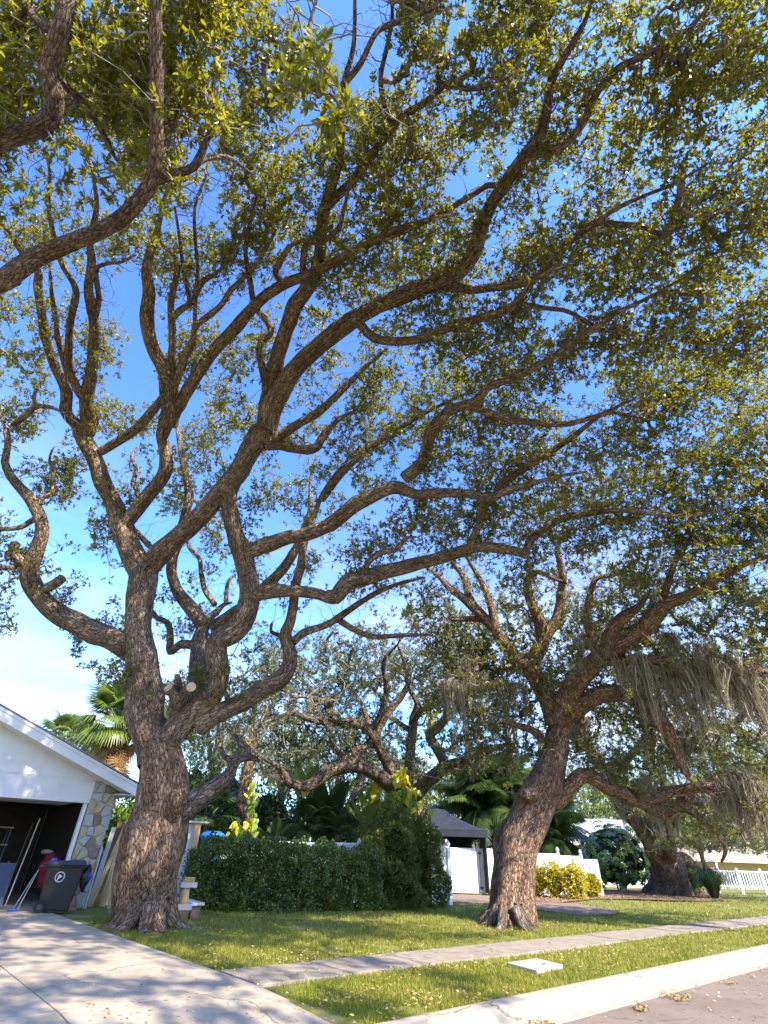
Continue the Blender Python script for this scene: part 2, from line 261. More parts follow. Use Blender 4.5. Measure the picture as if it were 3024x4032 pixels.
for i, (a, b_) in enumerate([((0.36, 0.35, 0.31), (0.46, 0.43, 0.36)), ((0.42, 0.30, 0.16), (0.52, 0.40, 0.24)), ((0.33, 0.17, 0.075), (0.44, 0.27, 0.13)), ((0.20, 0.13, 0.09), (0.30, 0.21, 0.15)), ((0.46, 0.42, 0.33), (0.36, 0.33, 0.28))]):
    M['stone%d' % i] = mat('field_stone_%d' % i, a, b_, scale=7, rough=0.85, bump=0.5, bscale=25)
M['bin'] = mat('bin_plastic', (0.030, 0.019, 0.013), (0.022, 0.015, 0.011), scale=4, rough=0.5, spec=0.4)
M['binlid'] = mat('bin_lid_plastic', (0.035, 0.035, 0.04), (0.045, 0.045, 0.05), scale=4, rough=0.45, spec=0.4)
M['rubber'] = mat('rubber', (0.02, 0.02, 0.02), rough=0.8)
M['print'] = mat('white_print', (0.62, 0.60, 0.57), rough=0.7)
M['blue'] = mat('blue_plastic', (0.02, 0.17, 0.62), (0.02, 0.13, 0.5), scale=4, rough=0.35, spec=0.5)
M['blue_bag'] = mat('blue_cloth', (0.02, 0.05, 0.34), (0.03, 0.09, 0.42), scale=9, rough=0.7)
M['red'] = mat('red_cloth', (0.34, 0.03, 0.035), (0.22, 0.02, 0.025), scale=7, rough=0.8)
M['orange'] = mat('orange_plastic', (0.7, 0.10, 0.02), rough=0.5)
M['black_bag'] = mat('black_plastic_bag', (0.012, 0.012, 0.015), rough=0.3, bump=0.8, bscale=14)
M['steel'] = mat('galvanised_steel', (0.42, 0.43, 0.44), (0.34, 0.35, 0.36), scale=9, rough=0.45, metal=0.7)
M['pole'] = mat('wooden_pole', (0.55, 0.45, 0.32), (0.46, 0.36, 0.25), scale=9, rough=0.7)
M['wood'] = mat('raw_lumber', (0.52, 0.31, 0.12), (0.62, 0.42, 0.20), scale=5, rough=0.75, bump=0.3)
M['wood_dark'] = mat('weathered_lumber', (0.16, 0.095, 0.055), (0.26, 0.16, 0.09), scale=6, rough=0.85, bump=0.3)
M['wood_pink'] = mat('painted_plank', (0.62, 0.50, 0.42), (0.55, 0.42, 0.35), scale=6, rough=0.8)
M['tile'] = mat('brick_paver', (0.45, 0.26, 0.18), (0.52, 0.36, 0.27), scale=8, rough=0.9)
M['heart'] = mat('cut_wood', (0.62, 0.45, 0.27), (0.50, 0.33, 0.19), scale=14, rough=0.8)
M['cutbark'] = mat('pale_stub_bark', (0.47, 0.36, 0.23), (0.36, 0.25, 0.15), scale=9, rough=0.9, bump=0.5)
M['yellow_wall'] = mat('yellow_stucco', (0.62, 0.47, 0.25), (0.56, 0.43, 0.23), scale=2, rough=0.9)
M['glass'] = mat('window_glass', (0.05, 0.07, 0.08), rough=0.1, spec=0.8)
M['frame'] = mat('window_frame', (0.6, 0.6, 0.58), rough=0.5)
M['iron'] = mat('black_iron', (0.02, 0.02, 0.02), rough=0.5)
M['palm_trunk'] = mat('palm_trunk', (0.24, 0.19, 0.14), (0.15, 0.115, 0.085), scale=9, rough=0.95, bump=0.9, bscale=20)

# ================================================================== GROUND
U = np.array([0.764, 0.6457, 0.0]); NN = np.array([-0.6457, 0.764, 0.0]); K0 = np.array([0.70, 7.65, 0.0]); ZV = np.array([0, 0, 1.0])
def rd(s, n, z=0.0): return K0 + U * s + NN * n + ZV * z
def poly(name, P, mt, kind='structure', parent=None):
    o = place(name, mesh(name, P, [tuple(range(len(P)))], mt), parent)
    if kind: o['kind'] = kind
    return o
b = MB(); b.add([(-600, -600, -0.16), (600, -600, -0.16), (600, 900, -0.16), (-600, 900, -0.16)], [(0, 1, 2, 3)])
b.build('ground', M['earth'])['kind'] = 'structure'
# lawn, a raised sheet on the house side of the kerb, softly uneven
def lawn_z(s, n):
    if -8.2 < s < -0.98 and n < 13.7: return -0.15
    return 0.025 * math.sin(s * 0.7 + n * 0.4) * math.cos(n * 0.9 - s * 0.2) * min(1, max(0, n) * 1.5)
V = []; Fc = []
ss = np.concatenate([[-120, -60, -30], np.arange(-14, -8.3, 0.75), [-8.25, -8.15, -6, -4, -2, -1.0, -0.92, -0.5], np.arange(0, 45, 0.75), [60, 100, 200]]); ns = np.concatenate([[0, 0.15, 0.5], np.arange(1, 30, 0.75), [45, 90, 300]])
for n_ in ns:
    for s_ in ss: V.append(rd(s_, n_, lawn_z(s_, n_) if n_ < 29 and -14 < s_ < 44 else 0.0))
w_ = len(ss)
for j in range(len(ns) - 1):
    for i in range(w_ - 1): Fc.append((j * w_ + i, j * w_ + i + 1, (j + 1) * w_ + i + 1, (j + 1) * w_ + i))
place('lawn', mesh('lawn', V, Fc, M['turf'], True))['kind'] = 'structure'
# road
b = MB(); b.add([rd(-140, -0.45, -0.115), rd(220, -0.45, -0.115), rd(220, -11, -0.10), rd(-140, -11, -0.10)], [(3, 2, 1, 0)])
b.build('road', M['asphalt'])['kind'] = 'structure'
# kerb: rolled concrete lengths with joints
kerb = thing('kerb', None, None, rd(0, 0)); kerb['kind'] = 'structure'
prof = [(0.02, -0.10), (0.02, 0.035), (-0.06, 0.045), (-0.20, 0.03), (-0.36, -0.05), (-0.48, -0.092), (-0.62, -0.104), (-0.62, -0.16)]
for k in range(-1, 16):
    s0 = k * 3.05 - 0.15; s1 = s0 + 3.045; s0 = max(s0, -0.86); V = []
    for s_ in (s0, s0 + 0.012, s1 - 0.012, s1):
        d = 0.006 if s_ in (s0, s1) else 0.0
        V += [rd(s_, n_, z_ - d) for n_, z_ in prof]
    m_ = len(prof); Fc = [(r * m_ + i, (r + 1) * m_ + i, (r + 1) * m_ + i + 1, r * m_ + i + 1) for r in range(3) for i in range(m_ - 1)] + [tuple(range(m_)), tuple(range(3 * m_, 4 * m_))[::-1]]
    place('kerb_length', mesh('kerb_length', V, Fc, M['kerb'], False), kerb)
# sidewalk slabs
walk = thing('sidewalk', None, None, rd(0, 2.8)); walk['kind'] = 'structure'
def swn(s_): return 2.25 - 0.030 * s_
k = 0; s0 = -0.85
while s0 < 46:
    L_ = 1.52; s1 = s0 + L_ - 0.014; zz = 0.028 + 0.010 * random.random(); t_ = (random.random() - .5) * 0.012
    P = [rd(s0, swn(s0), zz), rd(s1, swn(s1), zz + t_), rd(s1, swn(s1) + 1.12, zz + t_), rd(s0, swn(s0) + 1.12, zz)]
    mb = MB().hexa([p - ZV * 0.1 for p in P] + P); mb.build('sidewalk_slab', M['walk'], walk, bevel=0.012)
    s0 += L_
# driveway slabs (concrete) left of the big oak, from the road to the garage
drv = thing('driveway', None, None, (-6, 10, 0)); drv['kind'] = 'structure'
DR = lambda n_: -0.85 - 0.018 * n_       # right edge of the drive along the road axis
nn = [-0.62, 2.2, 5.0, 7.8, 10.6, 13.45]
for i in range(5):
    for j in range(3):
        n0, n1 = nn[i], nn[i + 1] - 0.016; r0, r1 = DR(n0), DR(n1)
        a0, a1 = -j * 2.35, -(j + 1) * 2.35 + 0.016
        z0 = -0.095 if i == 0 else 0.03
        P = [rd(r0 + a1, n0, z0), rd(r0 + a0, n0, z0), rd(r1 + a0, n1, 0.03), rd(r1 + a1, n1, 0.03)]
        MB().hexa([p - ZV * 0.1 for p in P] + P).build('driveway_slab', M['conc'], drv, bevel=0.01)
def px3(x, y): return (1700 + x / 1.253, 2900 + y / 1.253)
def gp(x, y, z): q = gnd(*px3(x, y)); return np.array([q[0], q[1], z])
poly('dirt_path', [gp(*p, 0.034) for p in [(85, 782), (300, 792), (500, 822), (700, 826), (930, 866), (905, 884), (740, 888), (480, 855), (290, 830), (100, 822)]], M['dirt'])
poly('mulch_bed', [gp(*p, 0.038) for p in [(480, 800), (600, 782), (850, 762), (1100, 752), (1280, 752), (1430, 790), (1445, 815), (1220, 815), (1000, 806), (800, 806), (620, 826), (500, 818)]], M['mulch'])
# concrete utility lid in the verge
tl = thing('utility_cover', 'pale square concrete utility lid lying in the grass verge', 'utility cover', gnd(2105, 3815))
P = [gp(x, y, 0.055) for x, y in [(370, 1136), (520, 1114), (650, 1146), (520, 1178)]]
MB().hexa([p - ZV * 0.12 for p in P[::-1]] + P[::-1]).build('lid', M['lid'], tl, bevel=0.012)
c_ = sum(P) / 4
MB().cbox(c_ + np.array([0.12, -0.03, 0.002]), 0.10, 0.025, 0.008, 0.7).build('lifting_slot', M['iron'], tl)

# ================================================================== GARAGE
G0 = np.array([-8.55, 17.45, 0.0]); OUT = -NN
def g(a, o, z): return G0 + U * a + OUT * o + ZV * z
def gpl(x, y, o):                      # pixel -> (a, z) on the plane at distance o in front of the facade
    q = atpl(x, y, G0 + OUT * o, OUT); return float((q - G0) @ U), float(q[2])
OV = 0.62
ta, tz = gpl(545, 3090, OV); la, lz = gpl(0, 2778, OV); ba, bz = gpl(545, 3136, OV)
SLO = (tz - lz) / (ta - la); FH = max(0.2, tz - bz)
c1 = gpl(372, 3200, 0)[0]; CL, CR = 0.02, max(gpl(455, 3090, 0)[0], 0.7)
AP = la - 0.9                             # ridge position along the facade
def rz_(a): return tz + SLO * (a - ta) if a >= AP else tz + SLO * (2 * AP - a - ta)
gar = thing('garage', 'white stucco garage with a stone corner pier, gable roof and open door', 'garage', g(-2.5, -3, 0))
AL = 2 * AP - CR
# gable wall above the seam, header panel below it
def gable(a0, a1, z0, o, th):
    pts = [(a0, z0)] + ([(a1, z0)]) + [(a1, rz_(a1) - 0.14)] + ([(AP, rz_(AP) - 0.14)] if a0 < AP < a1 else []) + [(a0, rz_(a0) - 0.14)]
    n_ = len(pts); V = [g(a, o, z) for a, z in pts] + [g(a, o - th, z) for a, z in pts]
    return MB().add(V, [tuple(range(n_)), tuple(range(n_, 2 * n_))[::-1]] + [(i, n_ + i, n_ + (i + 1) % n_, (i + 1) % n_) for i in range(n_)])
gable(AL, CR, 3.10, 0.0, 0.16).build('gable_wall', M['stucco'], gar)
MB().box(g(AL + CR - CL, -0.14, 2.50), U * (CL - AL - CR + CL), OUT * 0.165, ZV * 0.588).build('header_panel', M['stucco'], gar)
# fascia boards, drip edge, soffit, roof slopes
for a0, a1 in ((AP, ta), (AP, 2 * AP - ta)):
    z0, z1 = rz_(a0), rz_(a1)
    V = [g(a0, OV, z0 - FH), g(a1, OV, z1 - FH), g(a1, OV, z1 - 0.075), g(a0, OV, z0 - 0.075)]
    MB().hexa([v - OUT * 0.04 for v in V] + V).build('fascia_board', M['white'], gar, bevel=0.004)
    V = [g(a0, OV + 0.03, z0 - 0.085), g(a1, OV + 0.03, z1 - 0.085), g(a1, OV + 0.03, z1), g(a0, OV + 0.03, z0)]
    MB().hexa([v - OUT * 0.05 for v in V] + V).build('drip_edge', M['white'], gar, bevel=0.004)
    V = [g(a0, OV - 0.04, z0 - FH + 0.03), g(a1, OV - 0.04, z1 - FH + 0.03), g(a1, -0.05, z1 - FH + 0.03), g(a0, -0.05, z0 - FH + 0.03)]
    MB().hexa([v - ZV * 0.02 for v in V] + V).build('rake_soffit', M['stucco'], gar)
    V = [g(a0, OV + 0.05, z0 + 0.004), g(a1 + 0.04 * np.sign(a1 - a0), OV + 0.05, z1 + 0.004), g(a1 + 0.04 * np.sign(a1 - a0), -9.0, z1 + 0.004), g(a0, -9.0, z0 + 0.004)]
    MB().hexa(V + [v + ZV * 0.035 for v in V]).build('roof', M['shingle'], gar)
    e = 1 if a1 > a0 else -1
    MB().box(g(a1 - 0.03 * e, OV - 0.04, z1 - FH), U * 0.03 * e, OUT * -9.2, ZV * (FH - 0.02)).build('eave_fascia', M['white'], gar)
    MB().box(g(a1 - 0.03 * e, OV - 0.05, z1 - FH + 0.012), U * (CR - 0.06 - ta) * e, OUT * -9.1, ZV * 0.02).build('eave_soffit', M['stucco'], gar)
# side walls, back, interior
MB().box(g(CR - 0.18, -0.30, 0), U * 0.16, OUT * -7.5, ZV * 3.05).build('side_wall', M['stucco'], gar)
MB().box(g(AL + 0.02, -0.30, 0), U * 0.16, OUT * -7.5, ZV * 3.05).build('side_wall', M['stucco'], gar)
MB().box(g(AL + 0.2, -7.6, 0), U * (CR - AL - 0.4), OUT * -0.15, ZV * 3.05).build('back_wall', M['stucco'], gar)
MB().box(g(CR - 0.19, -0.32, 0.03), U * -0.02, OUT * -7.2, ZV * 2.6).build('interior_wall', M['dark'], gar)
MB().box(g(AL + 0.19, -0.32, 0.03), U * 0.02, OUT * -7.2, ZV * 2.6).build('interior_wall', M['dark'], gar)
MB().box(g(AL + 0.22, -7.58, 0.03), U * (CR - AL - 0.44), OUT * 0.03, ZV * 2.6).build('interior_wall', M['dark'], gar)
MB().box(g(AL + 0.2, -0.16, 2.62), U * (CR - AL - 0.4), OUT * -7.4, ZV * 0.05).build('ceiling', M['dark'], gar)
MB().box(g(AL + 0.2, 0.1, -0.05), U * (CR - AL - 0.4), OUT * -7.6, ZV * 0.09).build('floor_slab', M['conc'], gar)
MB().box(g(CL - 0.115, -0.20, 0.03), U * 0.09, OUT * 0.17, ZV * 2.468).build('door_jamb', M['white'], gar, bevel=0.004)
MB().box(g(AL + CR - CL + 0.02, -0.20, 0.03), U * 0.09, OUT * 0.17, ZV * 2.468).build('door_jamb', M['white'], gar, bevel=0.004)
for k in range(3):                     # raised sectional door, flat under the ceiling
    MB().box(g(AL + 0.9, -0.35 - k * 0.75, 2.53), U * (CL - AL - 1.1), OUT * -0.73, ZV * 0.045).build('door_section', M['white'], gar, bevel=0.006)
# stone pier: every stone a piece
def clip(Pg, p, n_):
    o = []
    for i in range(len(Pg)):
        a, b2 = Pg[i], Pg[(i + 1) % len(Pg)]; da = (a - p) @ n_; db = (b2 - p) @ n_
        if da <= 0: o.append(a)
        if (da < 0) != (db < 0) and abs(da - db) > 1e-9: o.append(a + (b2 - a) * (da / (da - db)))
    return o
def stones(wd, ht, nx, nz_):
    S = []
    for j in range(nz_):
        for i in range(nx): S.append(np.array([(i + 0.5 + (0.25 if j % 2 else -0.25) + random.uniform(-.3, .3)) * wd / nx, (j + 0.5 + random.uniform(-.33, .33)) * ht / nz_]))
    R = []
    for i, p in enumerate(S):
        Pg = [np.array(q, float) for q in ((0, 0), (wd, 0), (wd, ht), (0, ht))]
        for j, q in enumerate(S):
            if i != j and np.linalg.norm(p - q) < 1.0:
                Pg = clip(Pg, (p + q) / 2, (q - p) / np.linalg.norm(q - p))
                if len(Pg) < 3: break
        if len(Pg) >= 3: R.append(Pg)
    return R
PIER = gable  # pier body follows
MB().box(g(CL, 0.0, 0.0), U * (CR - CL), OUT * -0.28, ZV * 3.09).build('pier_core', M['mortar'], gar)
def stone_face(org, ax, nrm_, wd, ht, nx, nz_):
    for Pg in stones(wd, ht, nx, nz_):
        c = sum(Pg) / len(Pg); d_ = random.uniform(0.028, 0.062); V = []
        for f, h_ in ((0.93, 0.0), (0.90, d_ * 0.7), (0.74, d_)):
            V += [org + ax * (c + (p - c) * f)[0] + ZV * (c + (p - c) * f)[1] + nrm_ * (h_ + (random.uniform(-.008, .008) if h_ else 0)) for p in Pg]
        m_ = len(Pg); Fc = [(r * m_ + i, r * m_ + (i + 1) % m_, (r + 1) * m_ + (i + 1) % m_, (r + 1) * m_ + i) for r in range(2) for i in range(m_)] + [tuple(range(2 * m_, 3 * m_))]
        MB().add(V, Fc).build('stone', M['stone%d' % random.choice([0, 0, 1, 1, 2, 3, 4, 4])], gar)
stone_face(g(CL, 0.0, 0.0), U, OUT, CR - CL, 3.08, 3, 11)
stone_face(g(CR, 0.0, 0.0), -OUT, U, 0.28, 3.05, 1, 10)

# things in and in front of the garage
t = thing('wheeled_bin', 'dark brown wheeled rubbish bin with round white emblem before the stone pier', 'bin', gnd(205, 3597))
BR = 0.45; bx = np.array([math.cos(BR), math.sin(BR), 0]); by = np.array([-bx[1], bx[0], 0]); B0 = gnd(205, 3597); B0 = np.array([B0[0], B0[1], 0.03])
def bp_(x, y, z): return B0 + bx * x + by * y + ZV * z
MB().hexa([bp_(-.36, -.28, .06), bp_(.34, -.28, .02), bp_(.34, .28, .02), bp_(-.36, .28, .06), bp_(-.44, -.36, .98), bp_(.44, -.36, .98), bp_(.44, .36, .98), bp_(-.44, .36, .98)]).build('body', M['bin'], t, bevel=0.03)
MB().hexa([bp_(-.45, -.375, .93), bp_(.46, -.375, .93), bp_(.46, .375, .93), bp_(-.45, .375, .93), bp_(-.47, -.39, .985), bp_(.48, -.39, .985), bp_(.48, .39, .985), bp_(-.47, .39, .985)]).build('rim', M['bin'], t, bevel=0.01)
MB().hexa([bp_(-.56, -.36, .995), bp_(.49, -.40, .995), bp_(.49, .40, .995), bp_(-.56, .36, .995), bp_(-.42, -.26, 1.07), bp_(.40, -.30, 1.10), bp_(.40, .30, 1.10), bp_(-.42, .26, 1.07)]).build('lid', M['binlid'], t, bevel=0.015)
MB().bar(bp_(-.60, -.30, .96), bp_(-.60, .30, .96), 0.018).bar(bp_(-.60, -.30, .96), bp_(-.45, -.30, .95), 0.018).bar(bp_(-.60, .30, .96), bp_(-.45, .30, .95), 0.018).build('handle', M['binlid'], t)
for s_ in (-1, 1):
    wh = MB().bar(bp_(-.33, s_ * .30, .13), bp_(-.33, s_ * .36, .13), 0.13, 18).build('wheel', M['rubber'], t)
    MB().bar(bp_(-.33, s_ * .355, .13), bp_(-.33, s_ * .368, .13), 0.06, 12).build('hub', M['binlid'], wh)
# round emblem: ring with an arrow head, on the side wall of the body
ec = bp_(-0.08, -.353, .74); e1 = bx; e2 = nrm(np.array([*(by[:2] * -0.087), 1.0])); eo = -by * 0.012
rn = 28; V = []
for r_ in (0.115, 0.092): V += [ec + eo + e1 * r_ * math.cos(2 * math.pi * i / rn) + e2 * r_ * math.sin(2 * math.pi * i / rn) for i in range(rn)]
em = MB().add(V, [(i, (i + 1) % rn, rn + (i + 1) % rn, rn + i) for i in range(rn)])
em.add([ec + eo + e1 * x + e2 * y for x, y in ((-.030, -.055), (.062, .008), (-.028, .060), (-.045, .02))], [(0, 1, 2, 3)])
em.add([ec + eo + e1 * x + e2 * y for x, y in ((-.052, -.085), (-.034, -.088), (-.030, -.02), (-.046, -.015))], [(0, 1, 2, 3)])
em.build('emblem', M['print'], t)
def blob(name, c, r, mt, parent, n=10, sq=(1, 1, 1), amp=0.25, seed=0):
    V = []; Fc = []; k_ = n; ph = np.random.default_rng(seed).uniform(0, 6.28, 6)
    for j in range(k_ + 1):
        th = math.pi * j / k_
        for i in range(2 * k_):
            f = 2 * math.pi * i / (2 * k_); d = np.array([math.sin(th) * math.cos(f), math.sin(th) * math.sin(f), math.cos(th)])
            rr = r * (1 + amp * (math.sin(3 * d[0] + ph[0]) * math.sin(4 * d[1] + ph[1]) + .5 * math.sin(7 * d[2] + ph[2] + 3 * d[0])))
            V.append(np.asarray(c) + d * rr * np.array(sq))
    for j in range(k_):
        for i in range(2 * k_): Fc.append((j * 2 * k_ + i, (j + 1) * 2 * k_ + i, (j + 1) * 2 * k_ + (i + 1) % (2 * k_), j * 2 * k_ + (i + 1) % (2 * k_)))
    return place(name, mesh(name, V, Fc, mt, True), parent)
tag(blob('refuse_sack', bp_(.52, -.20, .72), 0.15, M['black_bag'], None, sq=(.8, .8, 1.7), seed=1), 'crumpled black plastic sack hanging off the wheeled bin', 'sack')
tag(blob('blue_glove', bp_(.60, -.27, .74), 0.07, M['blue_bag'], None, sq=(.8, .8, 1.5), seed=2), 'dark blue cloth stuck on the sack beside the wheeled bin', 'cloth')
tag(blob('blue_cup', bp_(-.33, -.10, 1.085), 0.065, M['blue_bag'], None, sq=(1.2, 1, .8), seed=3), 'small blue bundle lying on the wheeled bin lid', 'bundle')
def stick(name, p, q, r, mt, label, cat, group=None, r2=None):
    return tag(MB().bar(p, q, r, 8, r2).build(name, M[mt]), label, cat, group)
def gat(x, y, o): return atpl(x, y, G0 + OUT * o, OUT)          # pixel -> point on a plane parallel to the facade
def low(p, q, z=0.045):                                       # slide the foot of a pole onto the floor
    d = p - q; return q + d * ((q[2] - z) / (q[2] - p[2]))
q_ = gat(157, 3224, -1.2); p_ = gat(42, 3512, -1.0)
stick('wooden_pole', low(p_, q_), q_, 0.017, 'pole', 'long pale wooden pole leaning inside the open garage', 'pole')
q_ = gat(130, 3240, -2.0); p_ = gat(58, 3420, -1.9)
stick('tool_handle', low(p_, q_), q_, 0.014, 'wood_dark', 'dark thin tool handle leaning deep in the open garage', 'tool handle')
for i, (xa, ya, xb, yb, mt_, lb) in enumerate([(72, 3548, 140, 3440, 'steel', 'pale metal broom handle leaning behind the wheeled bin'), (88, 3545, 152, 3425, 'pole', 'cream wooden broom handle leaning behind the wheeled bin')]):
    q_ = gat(xb, yb, 0.15); p_ = gat(xa, ya, 0.4); t = thing('broom', lb, 'broom', low(p_, q_))
    f_ = low(p_, q_, 0.06); MB().bar(f_, q_, 0.013).build('handle', M[mt_], t)
    MB().cbox(f_ - ZV * 0.0, 0.20, 0.05, 0.055, 0.7).build('head', M['blue' if i == 0 else 'wood_dark'], t, bevel=0.008)
q0 = gat(205, 3380, -2.2)
t = thing('red_camp_chair', 'folded dark red canvas chair standing inside the garage doorway', 'chair', (q0[0], q0[1], 0.04))
blob('canvas', (q0[0], q0[1], 0.85), 0.30, M['red'], t, sq=(1.1, .6, 1.3), seed=5)
for s_ in (-.22, 0.0, .22): MB().bar((q0[0] + s_, q0[1] + .1 * s_, 0.04), (q0[0] - s_ * .4, q0[1], 1.22), 0.014).build('leg', M['iron'], t)
q1 = gat(205, 3300, -2.15); tag(blob('cloth_cap', (q1[0], q1[1], 1.27), 0.12, M['stone4'], None, sq=(1.5, 1, .5), seed=6, amp=0.1), 'off-white cap resting on top of the red chair', 'cap')
q0 = gat(20, 3430, -1.3); tag(blob('orange_jug', (q0[0], q0[1], q0[2]), 0.11, M['orange'], None, sq=(.8, .8, 1.9), seed=8, amp=0.12), 'narrow orange jug on the dark shelf in the garage', 'jug')
sh = thing('garage_shelf', 'dark metal shelving rack along the garage wall', 'shelf', g(-2.6, -1.6, 0.04))
for a_ in (-3.2, -1.5):
    for o_ in (-1.35, -1.85): MB().cbox(g(a_, o_, 0.95), .04, .04, 1.82, .7).build('upright', M['iron'], sh)
for z_ in (0.35, 0.88, 1.4, 1.82): MB().box(g(-3.25, -1.32, z_), U * 1.8, OUT * -.56, ZV * .03).build('shelf_board', M['wood_dark'], sh)
q0 = gat(45, 3450, -1.0); tag(MB().box(g(-1.5, -1.2, 0.045), U * 0.42, OUT * -0.10, ZV * 0.95).build('blue_board', mat('slate_blue_board', (0.07, 0.09, 0.13), rough=0.7)), 'slate blue board standing against the garage shelf', 'board')
for i in range(5):
    a_ = -3.1 + i * 0.36; tag(MB().cbox(g(a_, -1.58, 0.895 + 0.13), .26, .3, .24 + .04 * (i % 2), .7).build('storage_box', M[['wood_dark', 'red', 'binlid', 'stone3', 'dark'][i]], None, bevel=0.01),
        ['brown cardboard box', 'dark red tool box', 'black plastic crate', 'tan storage box', 'charcoal storage box'][i] + ' on the garage shelving rack', 'box')
# steel pipe against the pier, planks and lumber between pier and oak
stick('steel_pipe', low(gat(332, 3586, 0.30), gat(404, 3335, 0.1), 0.03), gat(404, 3335, 0.1), 0.03, 'steel', 'grey galvanised pipe leaning on the stone pier', 'pipe')
def plank(name, x0, y0, x1, y1, Y, wd, th, mt, label, dY=0.25):
    q_ = atY(x1, y1, Y + dY); p_ = low(atY(x0, y0, Y), q_, 0.02); d = nrm(q_ - p_); sd = nrm(np.cross(d, [0.1, 1, 0])); fr = np.cross(sd, d)
    return tag(MB().box(p_ - sd * wd / 2, sd * wd, fr * th, q_ - p_).build(name, M[mt], None, bevel=0.004), label, 'plank')
plank('plank', 388, 3520, 478, 3232, 18.4, 0.20, 0.04, 'wood_dark', 'dark weathered plank leaning between garage and big oak')
plank('plank', 372, 3524, 505, 3228, 18.3, 0.13, 0.04, 'wood', 'long honey-coloured plank crossing the dark leaning plank')
plank('plank', 437, 3524, 452, 3395, 18.1, 0.14, 0.04, 'wood', 'short honey-coloured plank standing upright beside the big oak')
plank('plank', 415, 3524, 520, 3222, 18.55, 0.17, 0.045, 'wood', 'tall tan plank leaning behind the big oak trunk')
q0 = atY(470, 3400, 18.9); q1 = atY(505, 3262, 18.9)
tag(MB().box((q0[0] - .62, 18.9, 0.02), (1.25, .1, 0), (0, .04, 0), (-.05, 0.3, 1.95)).build('plywood_sheet', M['white'], None), 'white painted plywood sheet leaning behind the planks', 'plywood')
ls_ = thing('lumber_stack', 'low stack of dark lumber boards behind the leaning planks', 'lumber stack', (-8.0, 20.4, 0))
for i in range(7): MB().cbox((-7.35 + random.uniform(-.06, .06), 19.7 + .015 * i, 0.10 + i * 0.105), 1.7, 0.55, 0.085, 0.25 + random.uniform(-.05, .05)).build('board', M['wood_dark' if i % 3 else 'wood'], ls_, bevel=0.006)
pv = thing('paver_pile', 'stack of pinkish brick pavers on the ground beside the big oak', 'paver stack', (-6.6, 17.1, 0))
for i in range(9): MB().cbox((-6.75 + .34 * (i % 3) + random.uniform(-.03, .03), 17.0 + .12 * (i % 2), 0.05 + 0.10 * (i // 3)), 0.32, 0.24, 0.085, random.uniform(.4, .8)).build('paver', M['tile'] if i % 2 else M['conc'], pv, bevel=0.008)
# pedestal, plank bench and rack on the other side of the trunk
def at3(x, y, Y): return atY(500 + x / 3.318, 3100 + y / 3.318, Y)
q0 = at3(720, 1560, 15.9); t = thing('wooden_pedestal', 'turned pale wooden post on a white block beside the big oak', 'pedestal', (q0[0], q0[1], 0))
z1 = at3(720, 1520, 15.9)[2]; z2 = at3(720, 1300, 15.9)[2]; z0 = at3(700, 1600, 15.9)[2]; z3 = at3(740, 1245, 15.9)[2]; z4 = at3(740, 1170, 15.9)[2]
MB().cbox((q0[0] - .02, q0[1], z0 / 2), .34, .34, z0, .5).build('foot', M['wood_dark'], t, bevel=0.01)
MB().cbox((q0[0] - .02, q0[1], (z0 + z1) / 2), .44, .40, z1 - z0, .5).build('block', M['wood_pink'], t, bevel=0.012)
MB().lathe((q0[0], q0[1], z1), [(.115, 0), (.12, .1), (.105, .3), (.10, z2 - z1)], 12).build('post', M['wood'], t, smooth=True)
MB().cbox((q0[0] + .05, q0[1], (z2 + z3) / 2), .40, .3, z3 - z2 + .02, .4).build('cap', M['wood_pink'], t, bevel=0.008)
for i in range(3): MB().cbox((q0[0] + .03, q0[1], z3 + (z4 - z3) * (i + .5) / 3), .30 - .02 * i, .24, (z4 - z3) / 3 - .008, .35 + .1 * i).build('wood_block', M['wood'], t, bevel=0.005)
q0 = at3(1000, 1500, 16.1); q1 = at3(780, 1370, 17.4); t = thing('plank_bench', 'low bench of pale painted planks between big oak and hedge', 'bench', (q0[0], q0[1], 0))
d = nrm(np.array([q0[0] - q1[0], q0[1] - q1[1], 0])); sd = np.cross(d, ZV); L_ = np.linalg.norm((q0 - q1)[:2]); zt = q0[2]
for k in range(2): MB().box(np.array([q1[0], q1[1], zt - .07]) - sd * (.17 * (k + 1) - .3), d * L_, sd * .16, ZV * .06).build('seat_plank', M['wood_pink' if k else 'white'], t, bevel=0.005)
for f in (.12, .88): MB().box(np.array([q1[0], q1[1], 0]) + d * L_ * f + sd * .02, d * .09, sd * .22, ZV * (zt - .075)).build('leg', M['wood_dark'], t)
t = thing('lumber_rack', 'timber rack with a grey shelf board and white sheet behind the oak', 'rack', at3(870, 1200, 19.6) * np.array([1, 1, 0]))
q0 = at3(905, 640, 19.6); zt = at3(905, 470, 19.6)[2]
MB().cbox((q0[0], q0[1], zt / 2), .17, .12, zt - .02, .1).build('post', M['wood'], t, bevel=0.006)
MB().cbox((q0[0] - .06, q0[1] + .1, zt + .03), .62, .45, .06, .1).build('shelf_board', M['stone0'], t, bevel=0.005)
MB().cbox((q0[0] - .30, q0[1] + .12, zt / 2), .32, .03, zt - .03, .1).build('white_sheet', M['white'], t)
q0 = at3(1120, 640, 21.0); zt = at3(1120, 590, 21.0)[2]; t = thing('blue_barrel', 'bright blue plastic barrel standing behind the hedge', 'barrel', (q0[0], q0[1], 0))
MB().lathe((q0[0], q0[1], 0), [(.3, 0), (.33, .05), (.35, zt * .3), (.37, zt * .32), (.35, zt * .34), (.36, zt * .62), (.38, zt * .64), (.36, zt * .66), (.36, zt - .2), (.40, zt - .17), (.41, zt - .1), (.38, zt - .03), (.30, zt)], 24).build('drum', M['blue'], t, smooth=True)
